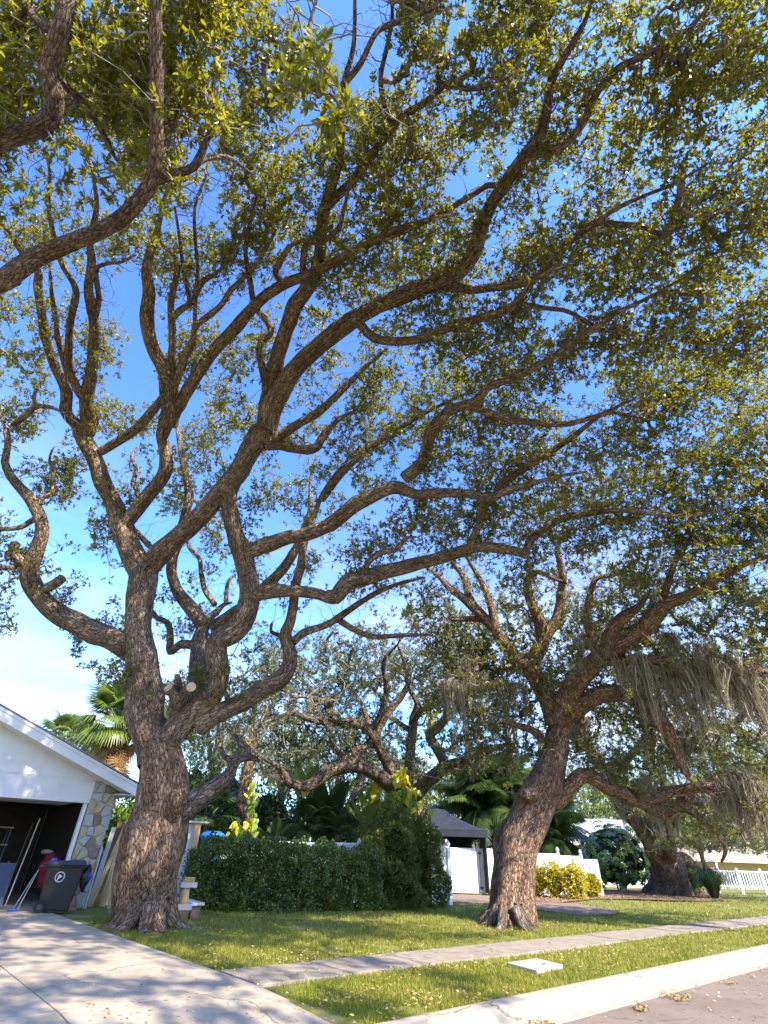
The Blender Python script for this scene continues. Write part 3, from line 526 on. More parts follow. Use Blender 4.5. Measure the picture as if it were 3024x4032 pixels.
MB().lathe((q0[0], q0[1], zt), [(.29, 0), (.30, .02), (.24, .035)], 20).build('lid', M['blue'], t, smooth=True)

# ================================================================== TREES: engine
CROP = {1: (0, 2700, 1.659), 2: (600, 2700, 1.3825), 3: (1700, 2900, 1.253), 4: (0, 1700, 1.2762), 5: (1200, 1900, 0.9095), 6: (0, 0, 1.106), 7: (1500, 0, 1.0886), 8: (0, 0, 1.0)}
def tube(P, R, k, seed=0, lump=0.05, flare=None):
    n = len(P); T = nrm(np.gradient(P, axis=0)); r = np.random.default_rng(seed)
    a = np.cross(T[0], [0, 0, 1.0]); a = a if np.linalg.norm(a) > .1 else np.cross(T[0], [1.0, 0, 0]); a = nrm(a)
    A = np.zeros((n, 3))
    for i in range(n):
        a = nrm(a - T[i] * (a @ T[i])); A[i] = a
    Bn = np.cross(T, A); th = np.linspace(0, 2 * math.pi, k, endpoint=False)
    L_ = np.concatenate([[0], np.cumsum(np.linalg.norm(np.diff(P, axis=0), axis=1))])
    RR = np.repeat(R[:, None], k, 1); ph = r.uniform(0, 6.28, 8); ll = L_[:, None]
    RR = RR * (1 + lump * (np.sin(2 * th + ph[0] + ll * 1.1) + .8 * np.sin(3 * th + ph[1] - ll * 1.7) + .6 * np.sin(5 * th + ph[2] + ll * 2.9) * np.sin(ll * 4 + ph[3]) + 0.7 * np.sin(ll * 5.3 + ph[4] + 2 * np.sin(th + ph[5]))))
    for q in range(int(2 + L_[-1] * 1.6)):           # knots and swellings
        l0 = r.uniform(0.05, .95) * L_[-1]; t0 = r.uniform(0, 6.28); w0 = R.max() * r.uniform(.5, 1.1); da = np.abs((th - t0 + math.pi) % (2 * math.pi) - math.pi)
        RR = RR * (1 + r.uniform(.06, .26) * np.exp(-((ll - l0) / w0) ** 2) * np.exp(-(da / .7) ** 2)[None])
    if k > 15: RR = RR * (1 + .022 * np.sin(9 * th[None] + ph[6] + 1.4 * np.sin(ll * 1.3 + ph[7])) * np.sin(ll * .9 + 3 * th[None] + ph[2]))
    if flare is not None: RR = RR * (1 + flare(L_)[:, None] * (0.5 + 0.5 * np.sin(5 * th + ph[6]) + .35 * np.sin(8 * th + ph[7])))
    D = A[:, None] * np.cos(th)[None, :, None] + Bn[:, None] * np.sin(th)[None, :, None]
    V = (P[:, None] + D * RR[..., None]).reshape(-1, 3)
    off = r.uniform(-40, 40, 3)
    bk = np.stack([np.cos(th)[None] * RR, np.sin(th)[None] * RR, np.repeat(ll * 0.34, k, 1)], -1).reshape(-1, 3) + off
    i = np.arange(n - 1)[:, None] * k; j = np.arange(k)[None]
    Q = np.stack([i + j, i + (j + 1) % k, i + k + (j + 1) % k, i + k + j], -1).reshape(-1, 4)
    tip = len(V); V = np.vstack([V, P[-1] + T[-1] * R[-1] * 0.6]); bk = np.vstack([bk, bk[-1]])
    base = (n - 1) * k; jj = np.arange(k); Q = np.vstack([Q, np.stack([base + jj, base + (jj + 1) % k, np.full(k, tip), np.full(k, tip)], -1)])
    return V, Q, bk
def tri_fix(Q):          # quads whose last two corners coincide become triangles
    return [tuple(q[:3]) if q[2] == q[3] else tuple(q) for q in Q.tolist()]
def smooth_path(P, R, step):
    P = np.asarray(P, float); n = len(P)
    E_ = np.vstack([2 * P[0] - P[1], P, 2 * P[-1] - P[-2]]); oP = []; oR = []
    for i in range(n - 1):
        a, b2, c, d = E_[i:i + 4]; m_ = max(2, int(np.linalg.norm(c - b2) / step))
        t_ = np.linspace(0, 1, m_, endpoint=False)[:, None]
        oP.append(.5 * ((2 * b2) + (c - a) * t_ + (2 * a - 5 * b2 + 4 * c - d) * t_ ** 2 + (3 * b2 - a - 3 * c + d) * t_ ** 3)); oR.append(R[i] + (R[i + 1] - R[i]) * t_[:, 0])
    oP.append(P[-1:]); oR.append(R[-1:]); return np.vstack(oP), np.concatenate(oR)
def hz(x, y, Z): return (Z - H) / ray(x, y)[2]       # depth at which this line of sight reaches height Z
CONT = set('T S1 L1 L1b L2 L2r S2 S2b S2c S2y0 S2y1 S2d3 L0a L0b L0c L1d C4 B1'.split())
class Tree:
    def __init__(s, name, label, base, mt, group=None):
        s.root = thing(name, label, 'tree', base, group); s.limbs = {}; s.px = []; s.P = []; s.R = []; s.mt = mt; s.seed = len(name) * 7 + int(base[0] * 13) % 97
    def limb(s, key, crop, pts, zend, parent=None, zstart=None, part='limb', k=None, lump=0.05, wig=0.12, flare=None, mt=None, zmid=None, start=None):
        ox, oy, sc = CROP[crop]; A = np.array([(ox + x / sc, oy + y / sc, w_ / sc) for x, y, w_ in pts])
        if parent:
            q = s.limbs[parent]; i = np.argmin(np.hypot(q[:, 0] - A[0, 0], q[:, 1] - A[0, 1])); z0 = q[i, 2]
        else: z0 = zstart
        d_ = np.concatenate([[0], np.cumsum(np.hypot(*np.diff(A[:, :2], axis=0).T))]); 
        if part == 'limb' and key not in CONT and A[-1, 2] > 9: A[:, 2] *= np.interp(d_ / d_[-1], [0, .6, 1], [1, 1, max(.3, 9 / A[-1, 2])])
        z1 = hz(A[-1, 0], A[-1, 1], -zend) if zend < 0 else zend
        d = np.concatenate([[0], np.cumsum(np.hypot(*np.diff(A[:, :2], axis=0).T))]); t_ = d / d[-1]
        s.seed += 1; r = np.random.default_rng(s.seed); ph = r.uniform(0, 6.28, 2)
        zc = z0 + (z1 - z0) * t_
        zc = zc + wig * t_ * (1 - 0.5 * t_) * (np.sin(t_ * 7 + ph[0]) - math.sin(ph[0])) * min(2.0, d[-1] * z0 / F / 3)
        P = np.array([pix(a[0], a[1], z) for a, z in zip(A, zc)]); R = A[:, 2] / 2 * zc / F
        if part == 'trunk' and start is None: start = (np.array([P[0][0], P[0][1], -.55]), R[0] * 1.05)
        if start is not None: P = np.vstack([start[0], P]); R = np.concatenate([[start[1]], R])
        SP, SR = smooth_path(P, R, max(0.08, min(0.2, R.mean() * 0.8)))
        kk = k or int(max(7, min(22, R.max() * 46)))
        V, Q, bk = tube(SP, SR, kk, s.seed, lump, flare)
        o = place(part, mesh(part, V, tri_fix(Q), mt or s.mt, True, vattr=bk), s.root)
        pp = proj(SP); s.limbs[key] = pp; s.px.append(pp); s.P.append(SP); s.R.append(SR); return o
def sin_noise(P, wl, seed):
    r = np.random.default_rng(seed); v = 0
    for i in range(5):
        d = nrm(r.normal(size=3)); v = v + np.sin(P @ d * (2 * math.pi / (wl * r.uniform(.7, 1.5))) + r.uniform(0, 6.28) + 1.3 * np.sin(P @ nrm(r.normal(size=3)) * (3.1 / wl)))
    return v / 2.3
def quads(P, D, Nn, Ln, Wd, fold=0.25, six=False):
    S = nrm(np.cross(D, Nn)); Nn = np.cross(S, D); L1 = Ln[:, None]; W1 = Wd[:, None] / 2
    if six:
        V = np.stack([P, P + D * L1 * .3 + S * W1 + Nn * W1 * fold, P + D * L1 * .72 + S * W1 * .8 + Nn * W1 * fold - Nn * L1 * .04, P + D * L1 - Nn * L1 * .1,
                      P + D * L1 * .72 - S * W1 * .8 + Nn * W1 * fold - Nn * L1 * .04, P + D * L1 * .3 - S * W1 + Nn * W1 * fold], 1).reshape(-1, 3)
        i = np.arange(len(P))[:, None] * 6; Q = np.concatenate([i + np.array([[0, 1, 2, 3]]), i + np.array([[0, 3, 4, 5]])], 1).reshape(-1, 4)
        return V, Q, 2
    V = np.stack([P, P + D * L1 * .48 + S * W1 + Nn * W1 * fold, P + D * L1, P + D * L1 * .48 - S * W1 + Nn * W1 * fold], 1).reshape(-1, 3)
    Q = (np.arange(len(P))[:, None] * 4 + np.arange(4)[None]); return V, Q, 1
def mst(P, S, alpha=0.25, pen=None):
    """join the points P to the skeleton S; returns the parent of each point (negative: skeleton point) and the order"""
    n = len(P); best = np.empty(n); par = np.empty(n, int)
    for c in range(0, n, 400):
        d = np.linalg.norm(P[c:c + 400, None] - S[None], axis=2); j = d.argmin(1); best[c:c + 400] = d[np.arange(len(j)), j]; par[c:c + 400] = -1 - j
    key = best.copy(); order = []; path = np.zeros(n); done = np.zeros(n, bool)
    for _ in range(n):
        i = int(np.argmin(key)); order.append(i); done[i] = True; key[i] = 1e9
        path[i] = best[i]
        d = np.sqrt(((P - P[i]) ** 2).sum(1)) + alpha * path[i]
        u = (d < key) & ~done; key[u] = d[u]; best[u] = d[u]; par[u] = i
    return par, order
def spikes(p0, p1, r0, seed):
    r = np.random.default_rng(seed); n = len(p0); T = nrm(p1 - p0); a = nrm(np.cross(T, r.normal(size=(n, 3)))); b2 = np.cross(T, a); V = np.concatenate([p0[:, None] + r0 * (a[:, None] * np.cos(t_) + b2[:, None] * np.sin(t_)) for t_ in (0, 2.094, 4.189)] + [p1[:, None]], 1).reshape(-1, 3)
    i = np.arange(n)[:, None] * 4; return V, np.concatenate([i + np.array([[0, 1, 3]]), i + np.array([[1, 2, 3]]), i + np.array([[2, 0, 3]])], 1).reshape(-1, 3)
def edges_mesh(p0, p1, r0, r1, seed, jit=0.14):
    r = np.random.default_rng(seed); n = len(p0); d = p1 - p0; ln = np.linalg.norm(d, axis=1, keepdims=True); T = d / (ln + 1e-9)
    a = nrm(np.cross(T, r.normal(size=(n, 3)))); b2 = np.cross(T, a)
    m1 = p0 + d * .52 + (a * r.normal(size=(n, 1)) + b2 * r.normal(size=(n, 1))) * ln * jit
    th = np.array([0, 2.094, 4.189]); rings = []
    for c, rr in ((p0, r0), (m1, (r0 + r1) * .5), (p1, r1)):
        rings.append(c[:, None] + (a[:, None] * np.cos(th)[None, :, None] + b2[:, None] * np.sin(th)[None, :, None]) * np.asarray(rr)[:, None, None])
    V = np.stack(rings, 1).reshape(-1, 3); i = np.arange(n)[:, None] * 9
    Q = np.concatenate([i + np.array([[q * 3 + j, q * 3 + (j + 1) % 3, q * 3 + 3 + (j + 1) % 3, q * 3 + 3 + j]]) for q in range(2) for j in range(3)], 1).reshape(-1, 4)
    return V, Q
def leaf_cloud(P, T, per, Ln, Wd, seed, spread=0.17, upb=0.35, jl=0.3):
    """sprays of leaves round the twig ends P (outward direction T)"""
    r = np.random.default_rng(seed); n = len(P); ns_ = 4; m_ = max(1, per // ns_)
    Ln = np.broadcast_to(np.asarray(Ln, float), (n,)); Wd = np.broadcast_to(np.asarray(Wd, float), (n,)); spread = np.broadcast_to(np.asarray(spread, float), (n,))
    SDr = nrm(r.normal(size=(n, ns_, 3)) + T[:, None] * .7 + np.array([0, 0, upb])); SL = spread[:, None, None] * r.uniform(.5, 1.3, (n, ns_, 1))
    tips = P[:, None] + SDr * SL
    f = r.uniform(.25, 1.0, (n, ns_, m_, 1)) ** .7
    base = P[:, None, None] + (tips - P[:, None])[:, :, None] * f
    D = nrm(SDr[:, :, None] * .8 + nrm(r.normal(size=(n, ns_, m_, 3))) * 1.0)
    Nn = nrm(np.array([0, 0, 1.0]) * .8 + r.normal(size=D.shape) * .7)
    l_ = np.repeat(np.repeat(Ln[:, None, None], ns_, 1), m_, 2) * r.uniform(1 - jl, 1 + jl, (n, ns_, m_)); w_ = np.repeat(np.repeat(Wd[:, None, None], ns_, 1), m_, 2) * r.uniform(.8, 1.2, (n, ns_, m_))
    rn_ = np.clip(r.uniform(0, 1, (n, ns_, m_)) * .75 + r.uniform(0, .25, (n, 1, 1)), 0, .999)
    return base.reshape(-1, 3), D.reshape(-1, 3), Nn.reshape(-1, 3), l_.ravel(), w_.ravel(), rn_.ravel(), tips.reshape(-1, 3)
def stuff(name, V, Q, mt, parent, rnd=None, per=1):
    o = place(name, mesh(name, V, Q, mt, False, fattr=None if rnd is None else np.repeat(rnd, per)), parent); o['kind'] = 'stuff'; return o

# coverage of the canopy, one digit for each 100 x 100 block of the frame (rows from the top)
GRID = [r.replace(' ', '') for r in '''
6651478998 5201478689 9964677898 7
6564899998 7112136678 9964568999 8
5567899998 7351114658 9845678999 8
5556789898 6463453247 9855678899 8
6464677998 4335777657 9736745675 5
5663786478 6766887688 7548637888 8
5675477577 9856897655 5568557888 7
6664667777 9866997201 5457568888 7
6744656566 7766998664 8676257888 7
4632357666 6456898885 8887677836 7
0233316666 5346999987 6788999996 6
5431103244 3246787664 6578888977 7
6422204213 4246688778 7457758889 8
5534215456 4254445789 9877767899 8
5344213347 4242674689 9755888899 8
2224131346 2445887799 8624899999 8
3414433456 3564688799 7636898688 8
1341343556 4544684787 7776778578 8
2554431564 5444545799 8558998899 8
2344153443 4333556778 8789999998 8
4213312443 3314556879 9887889999 8
6312411353 2224665656 8898889999 8
5221134543 2255435533 6668888998 8
5351313432 2355666643 4468787787 7
3111343222 4666777766 6458676677 7
0002423122 7677677789 6667576457 7
0003512324 7767656689 6775566777 7
0002343335 6666534677 5644566777 7
0001222345 6667533345 3444577777 7
0000012345 5566752245 4544678888 8
0000001223 3333333333 4444777777 7
0000000000 0000000000 0000677777 6
0000000000 0000000000 0000245666 5
'''.strip().splitlines()]
GA = np.array([[int(c) for c in r] for r in GRID], float) / 10.0
def cover(x, y):
    gx = np.clip(x / 100.0 - .5, 0, GA.shape[1] - 1.001); gy = np.clip(y / 100.0 - .5, 0, GA.shape[0] - 1.001)
    i = gx.astype(int); j = gy.astype(int); fx = gx - i; fy = gy - j
    return (GA[j, i] * (1 - fx) + GA[j, i + 1] * fx) * (1 - fy) + (GA[j + 1, i] * (1 - fx) + GA[j + 1, i + 1] * fx) * fy
def ramp(v, a, b2): return np.clip((v - a) / (b2 - a), 0, 1)
CDF_Z = np.linspace(-3, 3, 121); CDF_P = np.array([.5 * (1 + math.erf(z / math.sqrt(2))) for z in CDF_Z])
def canopy(tr, own, box, ncand, node_area, Zmax, seed, jz=0.45, sig=75.0, clump=(1.7, 2.0), bias=0.6, gain=1.0):
    """twig ends of a crown: picked so that the crown covers the sky as the real one does"""
    r = np.random.default_rng(seed); x = r.uniform(box[0], box[2], ncand); y = r.uniform(box[1], box[3], ncand)
    PX = np.vstack(tr.px); PX = PX[::2]; RR = np.concatenate(tr.R)[::2]; ok = RR < 0.24; PX = PX[ok] if ok.sum() > 50 else PX
    c = cover(x, y) * own(x, y); keep = c > 0.02; x, y, c = x[keep], y[keep], c[keep]
    zc = np.empty(len(x))
    for a in range(0, len(x), 2000):
        d2 = (x[a:a + 2000, None] - PX[None, :, 0]) ** 2 + (y[a:a + 2000, None] - PX[None, :, 1]) ** 2
        gsc = -np.log(-np.log(r.uniform(1e-9, 1, d2.shape)))
        j = np.argmax(-d2 / (2 * sig * sig) + gsc, axis=1); zc[a:a + 2000] = PX[j, 2]
    zc = zc + bias + r.normal(size=len(zc)) * jz
    rr = RT[None] * ((x - CX) / F)[:, None] + UP[None] * ((CY - y) / F)[:, None] + FW[None]
    zt = np.where(rr[:, 2] > .05, (Zmax + r.normal(size=len(x)) * .5 - H) / np.maximum(rr[:, 2], .05), 99); zc = np.maximum(3.0, np.minimum(zc, zt))
    P = CP + rr * zc[:, None]
    inside = (x > -60) & (x < 3084) & (y > -60)
    # foliage gathers into masses: the share of space they fill follows the coverage
    nz_ = sin_noise(P, clump[0], seed + 5) + .55 * sin_noise(P, clump[0] * .42, seed + 6) + .3 * sin_noise(P, clump[0] * .2, seed + 7); nz_ = (nz_ - nz_.mean()) / nz_.std()
    c = np.where(c < .62, .62 * (c / .62) ** 1.55, .62 + (c - .62) * 1.28); thr = np.interp(np.clip(c * gain, 0, .98), CDF_P, CDF_Z)
    lam = clump[1] / (node_area * (F / zc) ** 2) * np.clip((nz_ + thr) / .25 + .5, 0.003, 1.0) * np.where(inside, 1, .13) * (y > -550)
    cd = ncand / ((box[2] - box[0]) * (box[3] - box[1])); k = r.uniform(0, 1, len(x)) < lam / cd
    return P[k], inside[k], zc[k]
def grow(tr, P, inside, mt, per, Ln, Wd, seed, r0=0.0055, six=False, spread=0.17, alpha=.25, twigmat='twig', parts=0, upb=.35, part_mat=None, bare=0):
    S = np.vstack(tr.P)[::2]
    par, order = mst(P, S, alpha); n = len(P); cnt = np.ones(n)
    for i in reversed(order):
        if par[i] >= 0: cnt[par[i]] += cnt[i]
    rad = np.minimum(r0 * cnt ** .43, .075); p0 = np.where((par >= 0)[:, None], P[np.maximum(par, 0)], S[np.clip(-1 - par, 0, len(S) - 1)])
    rp_ = np.where(par >= 0, np.minimum(rad[np.maximum(par, 0)], rad * 1.5), rad * 1.25)
    V, Q = edges_mesh(p0, P, rp_, rad, seed); T = nrm(P - p0)
    sc = np.where(inside, 1.0, 1.6)
    if bare:                                        # leafless grey twigs off the limbs
        rb = np.random.default_rng(seed + 77); SR_ = np.concatenate(tr.R)[::2]; ok = np.nonzero(SR_ < .13)[0]; q0 = S[rb.choice(ok, bare)]; d0 = nrm(rb.normal(size=(bare, 3)) + np.array([0, 0, .5])); rr0 = rb.uniform(.006, .014, bare)
        for g_ in range(3):
            d0 = nrm(d0 + rb.normal(size=d0.shape) * .55); q1 = q0 + d0 * rb.uniform(.12, .42, (bare, 1)); vb, qb = edges_mesh(q0, q1, rr0, rr0 * .7, seed + 80 + g_); Q = np.vstack([Q, qb + len(V)]); V = np.vstack([V, vb]); q0 = q1; rr0 = rr0 * .7
    B, D, Nn, l_, w_, rn_, tips = leaf_cloud(P, T, per, Ln * sc, Wd * sc, seed + 1, spread * sc, upb)
    V2, Q2 = spikes(np.repeat(P, 4, 0), tips, r0 * .7, seed + 2)
    stuff('twigs', V, Q, M[twigmat], tr.root); stuff('twig_tips', V2, Q2, M[twigmat], tr.root)
    sel = np.zeros(len(B), bool)
    if parts:
        pp = proj(B); vis = (pp[:, 0] > 20) & (pp[:, 0] < 3000) & (pp[:, 1] > 20) & (pp[:, 1] < 4000); z = np.where(vis, pp[:, 2] / l_, 1e9); sel[np.argsort(z)[:parts]] = True
        lm = mesh('leaf', *quads(np.zeros((1, 3)), np.array([[0, 1.0, 0]]), np.array([[0, 0, 1.0]]), np.array([1.0]), np.array([.40]), .3, True)[:2], part_mat or mt, fattr=[.0, .0])
        for i in np.nonzero(sel)[0]:
            S_ = nrm(np.cross(D[i], Nn[i])); N_ = np.cross(S_, D[i]); q = bpy.data.objects.new('leaf', lm); COL.objects.link(q)
            q.matrix_world = Matrix(((S_[0] * l_[i], D[i][0] * l_[i], N_[0] * l_[i], B[i][0]), (S_[1] * l_[i], D[i][1] * l_[i], N_[1] * l_[i], B[i][1]), (S_[2] * l_[i], D[i][2] * l_[i], N_[2] * l_[i], B[i][2]), (0, 0, 0, 1)))
            mw = q.matrix_world.copy(); q.parent = tr.root; q.matrix_parent_inverse = WM(tr.root).inverted(); q.matrix_basis = mw
    u = ~sel; V, Q, pr = quads(B[u], D[u], Nn[u], l_[u], w_[u], .28, six)
    stuff('crown', V, Q, mt, tr.root, rn_[u], pr)
    return len(P), len(B)

# ================================================================== THE BIG OAK
b0 = gnd(575, 3655)
oak = Tree('oak_tree', 'huge sand live oak with furrowed trunk and forking limbs beside the garage', (b0[0], b0[1], 0), M['bark'])
fl = lambda L_: 0.04 + 0.10 * np.exp(-np.maximum(0, L_ - .55) / 0.6)
oak.limb('T', 1, [(910, 1640, 410), (928, 1560, 375), (945, 1400, 350), (988, 1200, 325), (1030, 1000, 325), (1058, 850, 302), (1055, 700, 292), (1062, 600, 285), (1050, 500, 262), (1025, 400, 236), (985, 310, 205), (958, 220, 170)], 13.3, zstart=11.45, part='trunk', k=40, lump=.045, flare=fl, mt=M['bark_red'])
oak.limb('S1', 4, [(800, 1640, 190), (770, 1560, 172), (735, 1450, 162), (735, 1350, 165), (730, 1250, 160), (715, 1130, 148), (695, 1000, 128), (695, 880, 120), (708, 780, 126), (720, 690, 132)], 15.4, 'T', k=26)
oak.limb('L0', 4, [(690, 1110, 120), (600, 1060, 112), (500, 1020, 105), (400, 980, 100), (300, 920, 95), (210, 840, 88), (165, 760, 82), (152, 680, 74), (182, 600, 68), (210, 510, 62), (200, 430, 60), (160, 350, 63), (110, 290, 60), (60, 230, 58), (25, 150, 55), (40, 80, 52), (35, 0, 48), (10, -70, 40), (-20, -150, 34)], -12.4, 'S1')
oak.limb('L0a', 4, [(150, 690, 55), (100, 645, 52), (68, 600, 48), (78, 560, 42)], 14.6, 'L0')
oak.limb('L0b', 4, [(205, 800, 48), (265, 772, 46), (315, 735, 42)], 14.8, 'L0')
oak.limb('L0d', 4, [(110, 655, 32), (60, 680, 28), (0, 682, 24), (-80, 650, 18)], 14.0, 'L0')
oak.limb('L0e', 4, [(170, 440, 30), (100, 480, 26), (0, 488, 22), (-90, 470, 16)], 14.3, 'L0')
oak.limb('L0f', 4, [(205, 365, 28), (215, 330, 26), (262, 310, 22), (270, 230, 17), (250, 140, 14), (262, 90, 10)], 15.4, 'L0')
oak.limb('L0g', 6, [(60, 1850, 30), (110, 1810, 28), (160, 1770, 24), (225, 1775, 20), (285, 1800, 14)], 14.2, 'L0')
oak.limb('L1', 4, [(715, 700, 128), (652, 585, 106), (612, 480, 98), (575, 370, 86), (522, 260, 80), (482, 150, 76), (432, 50, 74), (400, 0, 70)], 15.6, 'S1')
oak.limb('L1l', 6, [(355, 1890, 62), (335, 1850, 52), (292, 1800, 44), (286, 1700, 42), (242, 1600, 40), (206, 1500, 38), (186, 1400, 37), (166, 1250, 36), (165, 1180, 34), (102, 1110, 30), (42, 1010, 28), (0, 968, 25), (-90, 900, 20)], -13.0, 'L1')
oak.limb('L1r', 6, [(375, 1885, 70), (388, 1830, 68), (378, 1740, 58), (396, 1640, 50), (404, 1540, 48), (410, 1420, 46), (396, 1340, 40), (386, 1250, 36), (400, 1130, 32), (392, 1050, 28), (420, 900, 24), (400, 740, 20), (340, 600, 16)], -13.2, 'L1')
oak.limb('L1m', 6, [(380, 1745, 44), (340, 1700, 40), (302, 1600, 36), (300, 1480, 32), (310, 1380, 30), (330, 1262, 28), (272, 1152, 25), (240, 1050, 22), (212, 900, 20), (216, 750, 17), (190, 640, 13)], -12.8, 'L1r')
oak.limb('L1n', 6, [(304, 1660, 26), (258, 1500, 25), (240, 1380, 23), (222, 1250, 20), (215, 1150, 16)], -13, 'L1m')
oak.limb('L1o', 6, [(410, 1400, 30), (430, 1300, 26), (416, 1180, 22), (460, 1150, 18), (530, 1140, 14), (590, 1110, 11)], -13.2, 'L1r')
oak.limb('L1b', 4, [(622, 480, 74), (662, 420, 70), (760, 300, 68), (825, 210, 65), (836, 120, 60), (812, 30, 56)], 15.3, 'L1')
oak.limb('L1b2', 6, [(702, 1906, 52), (716, 1870, 62), (740, 1790, 72), (735, 1690, 76), (716, 1610, 60), (671, 1530, 54), (645, 1450, 52), (636, 1380, 52), (651, 1280, 52), (640, 1190, 48), (652, 1110, 44), (690, 980, 36), (720, 850, 30), (745, 760, 26)], -13.0, 'L1b')
oak.limb('L1d', 4, [(505, 100, 46), (590, 50, 50), (690, -20, 48), (770, -110, 44), (850, -215, 36)], 14.9, 'L1')
oak.limb('L1c', 6, [(742, 1850, 60), (765, 1790, 56), (830, 1680, 54), (930, 1530, 52), (1030, 1420, 50), (1130, 1310, 46), (1230, 1242, 44), (1330, 1200, 42), (1410, 1165, 42), (1500, 1115, 44), (1600, 1065, 42), (1700, 1010, 38), (1850, 960, 32), (2000, 930, 26)], -12.6, 'L1b2')
oak.limb('L1e', 6, [(742, 1640, 34), (752, 1480, 31), (746, 1380, 29), (746, 1300, 28), (770, 1200, 27), (764, 1120, 24), (702, 1060, 19), (690, 980, 14)], -13.2, 'L1b2')
oak.limb('L1f', 6, [(750, 1700, 40), (790, 1590, 36), (842, 1480, 30), (855, 1420, 28), (960, 1332, 26), (1000, 1270, 24), (1080, 1190, 20), (1150, 1100, 17), (1200, 1000, 13)], -13.4, 'L1b2')
oak.limb('L1g', 6, [(747, 1390, 28), (785, 1350, 27), (840, 1310, 26), (880, 1230, 24), (940, 1190, 18), (1000, 1130, 14), (1060, 1010, 12), (1070, 880, 10)], -13.5, 'L1e')
oak.limb('L1h', 6, [(1240, 1240, 30), (1200, 1190, 26), (1230, 1120, 24), (1280, 1060, 20), (1380, 1050, 15)], -13, 'L1c')
oak.limb('L1i', 6, [(850, 1420, 20), (850, 1330, 18), (860, 1180, 17), (850, 1040, 15), (850, 900, 13), (900, 760, 11)], -13.6, 'L1f')
oak.limb('L1j', 6, [(830, 1330, 20), (800, 1180, 18), (780, 1020, 16), (760, 900, 12)], -13.7, 'L1g')
oak.limb('L2', 4, [(725, 700, 120), (770, 655, 100), (850, 570, 95), (950, 480, 92), (1050, 370, 95), (1150, 250, 94), (1230, 150, 92), (1290, 60, 90), (1335, -30, 86)], 14.7, 'S1')
oak.limb('L2r', 6, [(1165, 1860, 92), (1200, 1740, 86), (1290, 1600, 74), (1400, 1500, 72), (1530, 1400, 72), (1650, 1325, 70)], 13.4, 'L2')
oak.limb('L2r2', 7, [(-15, 1308, 72), (100, 1262, 78), (240, 1210, 74), (330, 1170, 68), (400, 1080, 60), (430, 980, 56), (470, 880, 54), (530, 790, 54), (600, 690, 54), (680, 580, 50), (712, 470, 47), (730, 350, 45), (800, 220, 41), (870, 100, 38), (900, 0, 35), (930, -150, 28)], -13.2, 'L2r')
oak.limb('L2a', 7, [(615, 680, 38), (700, 650, 38), (790, 620, 34), (870, 520, 34), (930, 390, 31), (1020, 290, 28), (1150, 230, 25), (1280, 150, 21), (1380, 60, 17), (1450, -60, 13)], -12.4, 'L2r2')
oak.limb('L2b', 7, [(520, 800, 28), (460, 795, 26), (400, 830, 24), (300, 890, 24), (190, 950, 24), (100, 992, 22), (0, 1030, 20), (-80, 1010, 16)], 11.6, 'L2r2')
oak.limb('L2c', 7, [(270, 1215, 40), (380, 1240, 40), (480, 1230, 38), (600, 1215, 36), (680, 1180, 34), (740, 1110, 34), (830, 1020, 31), (920, 955, 29), (1000, 960, 26), (1120, 970, 23), (1200, 1000, 19), (1330, 960, 15), (1480, 900, 12)], -11.2, 'L2r2')
oak.limb('L2d', 7, [(915, 960, 22), (1000, 900, 20), (1100, 850, 18), (1250, 790, 14), (1400, 700, 11)], -11.8, 'L2c')
oak.limb('L2e', 6, [(1555, 1395, 44), (1600, 1450, 40), (1655, 1478, 40), (1740, 1488, 40), (1840, 1472, 39), (1950, 1430, 38), (2070, 1390, 38), (2190, 1360, 36), (2250, 1310, 32), (2310, 1240, 27), (2380, 1190, 22), (2500, 1150, 16)], -11.6, 'L2r')
oak.limb('L2f', 7, [(590, 1300, 24), (700, 1320, 22), (800, 1335, 20), (900, 1390, 18), (960, 1420, 14), (1060, 1400, 10)], -11.4, 'L2e')
oak.limb('S2', 4, [(830, 1570, 130), (900, 1480, 135), (975, 1405, 126), (1045, 1345, 116), (1085, 1280, 114), (1095, 1200, 110), (1088, 1110, 108), (1105, 1050, 100), (1165, 1015, 104), (1215, 960, 106), (1245, 880, 103), (1252, 790, 98), (1240, 700, 95), (1213, 600, 98), (1180, 500, 86), (1160, 430, 84), (1150, 340, 80), (1172, 260, 76), (1215, 160, 74), (1260, 60, 72), (1300, -20, 70)], 15.3, 'T')
oak.limb('S2u', 6, [(1150, 1850, 66), (1180, 1680, 66), (1232, 1480, 64), (1292, 1320, 66), (1362, 1220, 66), (1390, 1130, 58), (1402, 1000, 50), (1422, 880, 46), (1460, 760, 40), (1480, 650, 37), (1490, 450, 34), (1500, 350, 33), (1540, 200, 34), (1545, 0, 32), (1540, -150, 26)], -13.4, 'S2')
oak.limb('S2v', 6, [(1330, 1270, 34), (1320, 1150, 30), (1340, 1050, 26), (1385, 1060, 22), (1470, 1000, 22), (1500, 900, 20), (1530, 760, 16)], -12.8, 'S2u')
oak.limb('S2w', 6, [(1170, 1720, 40), (1130, 1520, 30), (1180, 1440, 28), (1110, 1330, 26), (1090, 1230, 24), (1070, 1100, 20), (1090, 960, 16), (1120, 850, 12)], -13.4, 'S2u')
oak.limb('S2x', 8, [(1345, 340, 24), (1420, 250, 22), (1480, 130, 20), (1550, 90, 22), (1640, 60, 20), (1720, 30, 16)], -12.6, 'S2u')
oak.limb('S2y1', 8, [(1278, 820, 34), (1340, 758, 34), (1400, 700, 34), (1440, 640, 34)], 10.9, 'S2u')
oak.limb('S2y0', 8, [(1440, 640, 34), (1500, 560, 31), (1560, 480, 27)], 10.4, 'S2y1')
